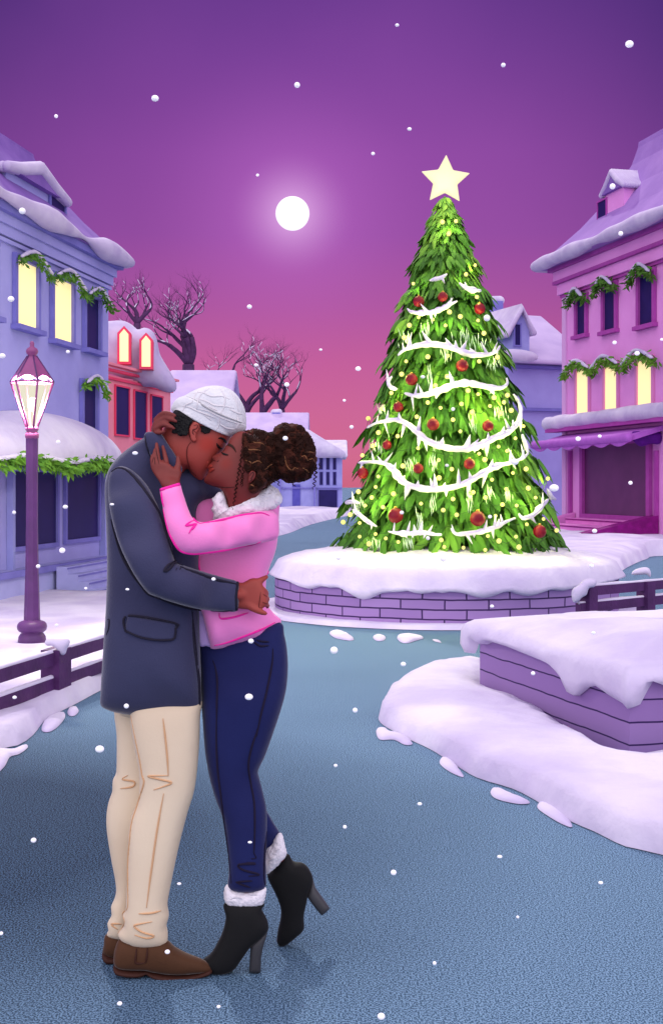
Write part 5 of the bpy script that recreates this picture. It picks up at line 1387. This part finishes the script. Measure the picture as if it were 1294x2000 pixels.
# jacket
jk = [(372,975),(400,968),(430,975),(470,985),(520,985),(545,975),(545,1000),(543,1035),(541,1062),(535,1086),(527,1106),(521,1126),(519,1150),(522,1180),(535,1198),(549,1211),(545,1222),(530,1232),(500,1247),(460,1260),(416,1268),(410,1255),(400,1215),(392,1190),(372,1180),(366,1100)]
m_jk = inflate(jk, 3.715, .88, 5, maxh=.15, dz=[(470,1100,0),(400,1240,-.09),(380,1000,.0),(480,1245,-.045),(545,1215,0)])
m_fsw = limb([(480,1015,3.80,36),(420,1012,3.86,30),(350,965,3.86,24),(322,905,3.80,19)])
jacket = mk('jacket', *join(m_jk, m_fsw), PINK, wom); t_jk = bvh(m_jk)
sw = [(313,956),(330,951),(350,945),(357,962),(368,995),(378,1013),(398,1020),(430,1012),(470,1005),(515,997),(540,1004),(545,1030),(540,1052),(510,1060),(480,1066),(440,1075),(400,1082),(368,1083),(350,1077),(336,1057),(325,1028),(318,990)]
m_sw = inflate(sw, 3.46, .95, 4, maxh=.068, dz=[(332,955,.01),(345,1050,-.02),(400,1050,-.01),(470,1035,.06),(535,1030,.13)])
slw = mk('sleeve', *m_sw, PINK, jacket); t_sw = bvh(m_sw, m_jk)
ps = [on(t_sw, [H2(*p) for p in c_], r) for c_, r in (([(445,995),(520,985),(600,970),(700,945),(780,932),(850,925),(905,942)], .0036),
   ([(190,860),(200,900),(225,1010),(250,1080),(290,1150),(330,1185),(400,1198),(470,1192),(600,1175),(720,1150),(800,1135),(848,1118)], .0040),
   ([(405,975),(380,985),(350,1010),(390,1005),(420,1000),(390,1030),(372,1062)], .0032), ([(330,745),(350,830),(380,920),(412,978),(445,995)], .0034), ([(420,1000),(400,1030),(390,1040)], .0026))]
ps += [on(t_sw, [Z3(*p) for p in c_], r) for c_, r in (([(642,195),(640,250),(650,298)], .0034), ([(765,548),(775,580),(850,572),(940,545)], .0034), ([(735,743),(820,722),(920,685),(1020,645),(1100,603)], .0036),
   ([(1080,530),(1115,560),(1138,590)], .003), ([(1060,290),(1050,320)], .003))]
for p__ in ps:
    if p__[0]: mk('piping', *p__, PINKD, jacket)
mk('cuff_line', *join(on(t_sw, [(314,957),(330,952),(350,946)], .0048, taper=False), on(t_sw, [(315,960),(317,975),(320,990)], .0036)), PINKD, slw)
m_sh = inflate([(380,1180),(398,1188),(404,1215),(412,1250),(418,1266),(404,1262),(388,1256)], 3.645, .9, 3, maxh=.02)
mk('shirt', *m_sh, LILAC, wom)
# fleece collar
fc = [(424,963),(430,961),(436,964),(440,972),(443,984),(447,991),(452,988),(466,980),(482,972),(495,967),(508,961),(516,955),(524,947),(533,949),(542,958),(544,970),(545,984),(538,993),(524,997),(510,1002),(494,1004),(470,1009),(451,1014),(436,1016),(424,1017),(416,1015),(417,1005),(413,995),(417,984),(414,976),(419,970)]
m_fc = inflate(fc, 3.575, 1.0, 3, maxh=.045, amp=.004, freq=120, jit=1.0, dz=[(430,985,-.01),(480,990,-.01),(540,970,.05)])
m_fc2 = limb([(430,980,3.60,14),(440,975,3.66,17),(480,965,3.69,18),(525,965,3.66,18),(538,975,3.62,14)], 5)
fcl = mk('fleece_collar', *join(m_fc, m_fc2), FUR, jacket); t_f = bvh(m_fc)
mk('fleece_tuft', *join(*[on(t_f, [H2(*p) for p in c_], .0017, 2) for c_ in ([(545,970),(580,935),(620,910),(660,880)],[(710,882),(725,872),(738,874)],[(775,858),(790,850)],[(855,800),(870,796),(885,802)],[(575,860),(590,845),(600,838)],[(555,880),(562,900),(560,920)],[(915,770),(930,782)],[(700,965),(640,975)],[(840,780),(800,800),(770,815)])]), FURG, fcl)
# boots
def boot(bp, cuffp, heelp, Z, dzc=0, tufts=()):
    m1 = inflate(bp, Z, .9, 4, maxh=.046); b = mk('boot', *m1, SUEDE, wom)
    mk('heel', *inflate(heelp, Z, 1.6, 4, maxh=.024, smooth=False), HEELM, b)
    m2 = inflate(cuffp, Z-dzc, 1.0, 3, maxh=.062, amp=.003, freq=120, jit=.9); c_ = mk('fleece_cuff', *m2, FUR, b)
    t = bvh(m2); mk('fleece_tuft', *join(*[on(t, [S_(*p) for p in q], .0024, 2) for q in tufts]), FURG, c_)
boot([(441,1762),(512,1762),(511,1778),(518,1790),(524,1806),(522,1820),(508,1834),(490,1848),(474,1870),(458,1892),(438,1901),(414,1901),(402,1892),(393,1878),(410,1864),(424,1842),(436,1815),(441,1790)],
     [(440,1731),(446,1728),(456,1735),(470,1737),(485,1739),(500,1735),(518,1733),(519,1745),(516,1760),(511,1768),(490,1771),(462,1771),(446,1768),(439,1760),(437,1745)],
     [(489,1842),(523,1812),(521,1826),(514,1850),(510,1870),(509,1899),(486,1898),(488,1870)], 3.655, tufts=([(700,975),(725,965),(758,972)],[(800,955),(812,952),(832,952)]))
boot([(530,1700),(560,1668),(573,1684),(590,1686),(603,1697),(611,1718),(603,1742),(598,1765),(593,1790),(593,1815),(578,1830),(562,1843),(550,1848),(541,1841),(542,1820),(548,1790),(547,1770),(538,1745),(522,1712)],
     [(541,1630),(549,1627),(554,1640),(557,1655),(560,1668),(548,1684),(532,1699),(519,1708),(516,1690),(519,1668),(522,1655),(530,1650),(535,1638)],
     [(611,1717),(616,1735),(628,1752),(644,1774),(628,1788),(612,1768),(599,1750),(605,1735)], 3.87, dzc=.05, tufts=([(888,782),(905,775),(915,765)],[(930,738),(935,725),(948,720)],[(905,700),(895,725),(890,750)]))
# ear, eye, brow, lips
ear = [H2(*p) for p in ((770,660),(780,645),(800,640),(815,648),(818,670),(812,695),(798,712),(782,728),(768,728),(764,712),(768,690))]
m_ew = patch(ear, t_w, .026, 2, 5); mk('ear', *m_ew, SKW, wom); t_ew = bvh(m_ew, m_wom)
LINEW = mat('deep skin crease', (66,20,18), .7)
mk('ear_fold', *join(*[on(t_ew, [H2(*p) for p in c_], .0014, 2) for c_ in ([(766,668),(780,645),(802,640),(817,652),(815,690),(796,714),(775,730)],[(775,680),(785,660),(800,655),(800,672),(788,690),(778,700)],[(785,690),(790,705),(770,715)])]), LINEW, wom)
mk('eyebrow', *patch([H2(*p) for p in ((616,460),(640,462),(665,478),(678,500),(684,525),(672,508),(652,488),(628,478),(617,474))], t_w, .003, 1.5, 2), BROWW, wom)
mk('eyelashes', *join(on(t_w, [H2(*p) for p in ((582,512),(596,528),(612,536),(632,540))], .0030, 2), on(t_w, [H2(*p) for p in ((586,520),(600,534),(616,540))], .0022, 2)), LASH, wom)
mk('eyelid_crease', *on(t_w, [H2(*p) for p in ((596,522),(608,508),(614,492))], .0011, 2), LINEW, wom)
mk('lips', *join(patch([H2(*p) for p in ((514,602),(528,608),(526,620),(514,628),(498,632),(500,618),(506,608))], t_w, .004, 1.5, 2.5), patch([H2(*p) for p in ((494,634),(512,630),(526,626),(540,634),(524,648),(510,656),(496,650))], t_w, .005, 1.5, 2.5)), LIP, wom)
mk('nose_line', *join(on(t_w, [H2(*p) for p in ((556,586),(566,580),(568,572))], .0012, 2), on(t_w, [H2(*p) for p in ((527,556),(530,570),(546,580),(552,582))], .0011, 2)), LINEW, wom)
mk('jaw_crease', *on(t_w, [H2(*p) for p in ((480,722),(520,742),(580,754),(640,756),(686,752))], .0016, 3), LINEW, wom)
for hand, tree, m_, par in (([[(297,905),(300,893)],[(303,907),(302,893)],[(311,907),(306,884),(305,875)],[(322,903),(318,890),(316,880)],[(340,914),(330,900)]], t_w, LINEW, wom), ([[(513,1186),(506,1186),(508,1165),(509,1156)],[(513,1160),(522,1166)],[(512,1176),(523,1180)]], t_man, LINE, man)):
    mk('hand_crease', *join(*[on(tree, c_, .0012, 2) for c_ in hand]), m_, par)
# hair
scalp = [H2(*p) for p in ((736,372),(770,362),(805,362),(840,367),(875,376),(905,394),(930,416),(960,480),(985,560),(1000,640),(975,690),(945,705),(910,742),(870,768),(835,785),(808,797),(780,792),(765,770),(768,745),(785,728),(805,706),(818,675),(812,650),(795,640),(775,650),(758,660),(745,645),(732,620),(738,590),(728,560),(726,520),(732,480),(722,450),(724,415))]
m_sc = patch(scalp, t_w, .024, 3, 6, amp=.004, freq=110)
back = [H2(*p) for p in ((738,382),(752,376),(800,366),(850,370),(900,388),(935,400),(1000,450),(1010,560),(1005,660),(975,700),(945,712),(905,745),(860,775),(820,796),(790,790),(800,740),(810,600),(780,450))]
m_bk = inflate(back, 3.60, 1.0, 4, maxh=.085, amp=.006, freq=70, jit=.8, seed=2)
bun = [H2(*p) for p in ((915,410),(925,380),(945,350),(975,335),(1010,320),(1045,330),(1080,332),(1110,342),(1135,355),(1155,380),(1178,405),(1192,430),(1205,465),(1214,500),(1218,540),(1222,580),(1215,620),(1200,655),(1185,685),(1160,705),(1130,715),(1105,722),(1070,720),(1045,727),(1015,725),(995,710),(975,695),(945,690),(925,650),(905,560),(900,480))]
m_bn = inflate(bun, 3.60, 1.0, 3.5, maxh=.10, amp=.009, freq=60, jit=1.2, seed=5)
hair = mk('hair', *join(m_sc, m_bk), HAIRB, wom); bn = mk('hair_bun', *m_bn, HAIRB, hair); t_h = bvh(m_sc, m_bk, m_bn)
rr = random.Random(4)
hb = np.array(catmull(bun, True, 4)); hs = np.array(catmull(scalp, True, 4))
cur = []; curb = []
def squig(cx_, cy_, s, ang):
    n = rr.randrange(2, 5); pts = []
    for i in range(n*6+1):
        t = i/6; x = t*s*.55+math.cos(t*2*math.pi)*s*.32; y = math.sin(t*2*math.pi)*s*.75
        pts.append((cx_+x*math.cos(ang)-y*math.sin(ang), cy_+x*math.sin(ang)+y*math.cos(ang)))
    return pts
for poly, n, dst in ((hb, 120, curb), (hs, 70, cur)):
    lo, hi = poly.min(0), poly.max(0); k = 0; cx0, cy0 = poly.mean(0)
    while k < n:
        p = np.array([[rr.uniform(lo[0], hi[0]), rr.uniform(lo[1], hi[1])]])
        if inside(p, poly)[0]:
            k += 1; ang = math.atan2(p[0,1]-cy0, p[0,0]-cx0)+rr.gauss(1.57, .5)
            q = squig(p[0,0], p[0,1], rr.uniform(4, 7.5), ang)
            P = [hit(t_h, a, b, .0012) for a, b in q]; P = [x for x in P if x is not None]
            P = [x for i, x in enumerate(P) if i == 0 or (x-P[i-1]).length < .03]
            if len(P) > 6: dst.append(tube(P, [.0019*min(1, .3+3*min(i, len(P)-1-i)/len(P)) for i in range(len(P))], 5))
mk('curl', *join(*cur), HAIRD, hair); mk('curl', *join(*curb), HAIRD, bn)
lt = [[(785,447),(810,458),(850,462),(885,485)],[(752,480),(768,505),(800,505),(835,508),(880,515)],[(745,575),(775,585),(790,595),(830,580),(860,600)],[(845,625),(875,635),(905,610),(935,600)],[(1008,548),(1018,600),(1040,635),(1060,640),(1075,625),(1100,635)],[(1110,560),(1140,545),(1160,575),(1190,565),(1215,600)],[(1130,530),(1165,520),(1200,525)],[(1125,625),(1150,640),(1170,660)],[(780,735),(805,750)]]
mk('chestnut_strand', *join(*[on(t_h, [H2(*p) for p in c_], .0021, 2) for c_ in lt]), HAIRL, hair)
def strand(pts, amp_, wl, Z, r=.0016):
    P = catmull([H2(*p) for p in pts], False, 1.2); out_ = []
    L_ = 0; res = []
    for i, p in enumerate(P):
        if i: L_ += np.linalg.norm(P[i]-P[i-1])
        a = L_/wl*2*math.pi; s_ = min(1, .3+i/len(P)*1.5)
        z = hit(t_all_w, p[0], p[1]); zz = (z.y-.006) if z is not None else Z
        zz = min(zz, Z+.03)
        q = W(p[0]+amp_*s_*math.cos(a), p[1], zz)+Vector((0, amp_*.8*math.sin(a)*Z/F-.004, 0)); res.append(q)
    return tube(res, [r*min(1, .4+3*min(i, len(res)-1-i)/len(res)) for i in range(len(res))], 5)
t_all_w = bvh(m_wom, m_sc, m_fc)
st_ = []
for pts, am in (([(738,385),(735,450),(720,520),(715,590),(705,650),(690,720),(680,780),(672,840),(658,905)], 2.2), ([(745,390),(728,450),(728,520),(712,590),(700,650),(694,720),(684,780),(676,840),(668,880)], 2.4),
                ([(750,400),(765,430),(758,470)], 2.6), ([(712,600),(735,650),(722,700),(728,755)], 2.6), ([(715,640),(728,690),(718,745)], 2.4), ([(735,480),(730,530),(738,570)], 3)):
    st_.append(strand(pts, am*.8, 8.5, 3.50, .0012))
for pts, am in (([(1212,600),(1210,650),(1208,700),(1198,765)], 2.8), ([(1220,600),(1214,660),(1205,720)], 3), ([(1238,590),(1240,640)], 1.6), ([(945,700),(965,720),(970,748)], 2), ([(1060,725),(1075,750)], 2.2), ([(1150,710),(1170,690)], 2), ([(860,770),(890,755)], 2), ([(925,700),(940,725)], 2)):
    st_.append(strand(pts, am, 8.5, 3.56, .0015))
for s__ in st_: mk('loose_curl', *s__, HAIRD, hair)

# ------------------------------------------------------------------ falling snow
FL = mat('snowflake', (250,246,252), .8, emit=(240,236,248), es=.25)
flakes = [(303,192,7,'against the violet sky at upper left','large'),(580,166,6,'in the upper middle of the sky','round'),(1228,86,8,'at the top right corner of the sky','large faint'),(982,127,5,'in the sky right of centre near the top','small'),(110,227,4,'in the sky near the upper left edge','tiny'),(775,49,4,'at the top of the sky, right of centre','tiny'),
 (503,342,3,'in the sky high above the moon','tiny'),(728,300,4,'in the sky between moon and star','small'),(1195,364,6,'in front of the roof dormer of the pink building','round'),(1211,456,5,'against the lilac roof of the pink building','small'),(799,252,4,'in the sky above and left of the star','small'),
 (487,599,5,'in the rose sky right of the bare trees','small'),(950,621,7,'beside the upper right bauble of the tree','large'),(626,683,3,'in the rose sky above the far house','tiny'),(699,720,5,'in the rose sky left of the tree','small'),(672,782,3,'in the rose sky just above the far wing','tiny'),(686,834,4,'between the far house and the tree','small'),
 (22,584,6,'in front of the leftmost lit upper window','round'),(133,687,4,'in front of the periwinkle wall above the lamp','small'),(5,695,6,'at the left edge beside the lamp','round'),(44,412,7,'in front of the left roof','large faint'),(560,751,5,'in front of the bare forked tree','small'),(500,713,4,'among the branches of the bare tree beside the cap','small'),
 (557,856,5,'in front of the hair bun','round'),(264,885,6,"in front of the man's shoulder",'large oval'),(219,985,4,"on the left edge of the man's back",'small oval'),(128,990,5,'in front of the second shop window','lumpy'),(28,1001,4,'in front of the left shop window','small'),(122,1075,6,'in front of the shop wall over the steps','round'),(114,863,4,'in front of the snowy awning','small'),
 (75,1106,4,'beside the lamp pole above the steps','small'),(168,1149,3,'on the steps of the blue building','tiny'),(249,1151,4,'in the middle of the coat left of the sleeve','small oval'),(111,1221,4,'above the left fence post','small'),(417,1131,4,"on the man's forearm",'small'),(490,1252,6,"at the top of the woman's jeans",'round'),
 (486,1361,8,"in front of the woman's thigh",'large round'),(247,1379,5,"at the hem of the man's coat",'crescent'),(29,1362,4,'in front of the lower left fence rail','small'),(195,1463,8,'over the dark road left of the trousers','large soft'),(66,1641,6,'over the dark road at lower left','round'),(350,1726,4,'between the two pairs of legs','small oval'),
 (327,1859,5,"in front of the man's brown shoe",'round'),(488,1645,4,"on the woman's shin",'small oval'),(234,1960,5,'at the bottom left of the road','small'),(3,1823,4,'at the lower left picture edge','small'),(652,1270,8,'over the road below the planter','large round'),(787,1297,5,'over the road in front of the planter','small'),(693,1387,5,'over the road left of the right bank','small'),
 (655,1495,4,'over the middle of the road','small'),(819,1570,5,'over the road below the right bank clumps','oval'),(673,1615,4,'over the road level with the raised boot cuff','tiny'),(768,1704,6,'over the road right of the boots','round'),(975,1673,5,'over the road at lower right','oval'),(1172,1724,5,'over the road near the right edge','oval'),(1010,1791,3,'over the road far lower right','tiny'),
 (848,1881,4,'over the road near the bottom, right of centre','tiny'),(744,1985,7,'at the bottom edge of the road','large'),(427,1966,4,"below the woman's near boot at the bottom",'small'),(884,799,4,'in front of the tree just above the central bauble','small'),(1081,953,9,'at the right tip of the tree beside the wall','largest round'),(1004,902,8,'on the right end of the lower long swag','large round'),
 (1020,893,4,'just above the right swag end','tiny'),(825,736,4,'in front of the tree near the left of centre bauble','small'),(784,1001,4,'touching the large lower left bauble','small'),(956,1009,4,'touching the large lower middle bauble','small'),(865,1091,7,'on the snow at the foot of the tree','round'),(835,1051,4,'on the lowest boughs of the tree','small'),(872,909,4,'in front of the tree between two lower baubles','small'),
 (768,912,4,'in front of the tree right of the far left bauble','small'),(660,1090,4,'in front of the planter snow at left','small'),(1154,1105,5,'in front of the planter snow at right','small'),(960,1184,4,'in front of the planter bricks','small'),(1128,857,5,'in front of the lilac awning at left','small'),(1170,852,4,'in front of the lilac awning at its middle','small'),
 (1230,943,4,'in front of the plum shop door','small'),(1160,1037,5,'in front of the pink steps','small'),(1199,669,4,'in front of the pink wall between window rows','small'),(1243,690,5,'above the right lit window garland','round'),(1291,663,3,'at the right edge of the pink wall','tiny'),(1158,1236,4,'in front of the snow cap of the stone block','small'),(1040,1315,4,'in front of the stone block face','tiny')]
rr = random.Random(21)
for x, y, r, where, sz in flakes:
    if y > 1180 or (190 < x < 620 and 800 < y < 1900): Z = rr.uniform(2.6, 3.25)
    else: Z = rr.uniform(3.5, 9)
    if 1050 < y <= 1180 and x > 620: Z = rr.uniform(3.5, 8)
    if y > 1700: Z = min(Z, .92*F*CH/(y-HY))
    p = W(x, y, Z); R_ = r*Z/F*.95
    v, f = ball(p, R_, 18, 12, (rr.uniform(.95, 1.15), 1, rr.uniform(.75, 1.0) if 'oval' not in sz else .6))
    o = mk('snowflake', v, f, FL, origin=p)
    tag(o, f'{sz} white snowflake {where}', 'snowflake', 'falling snowflakes')
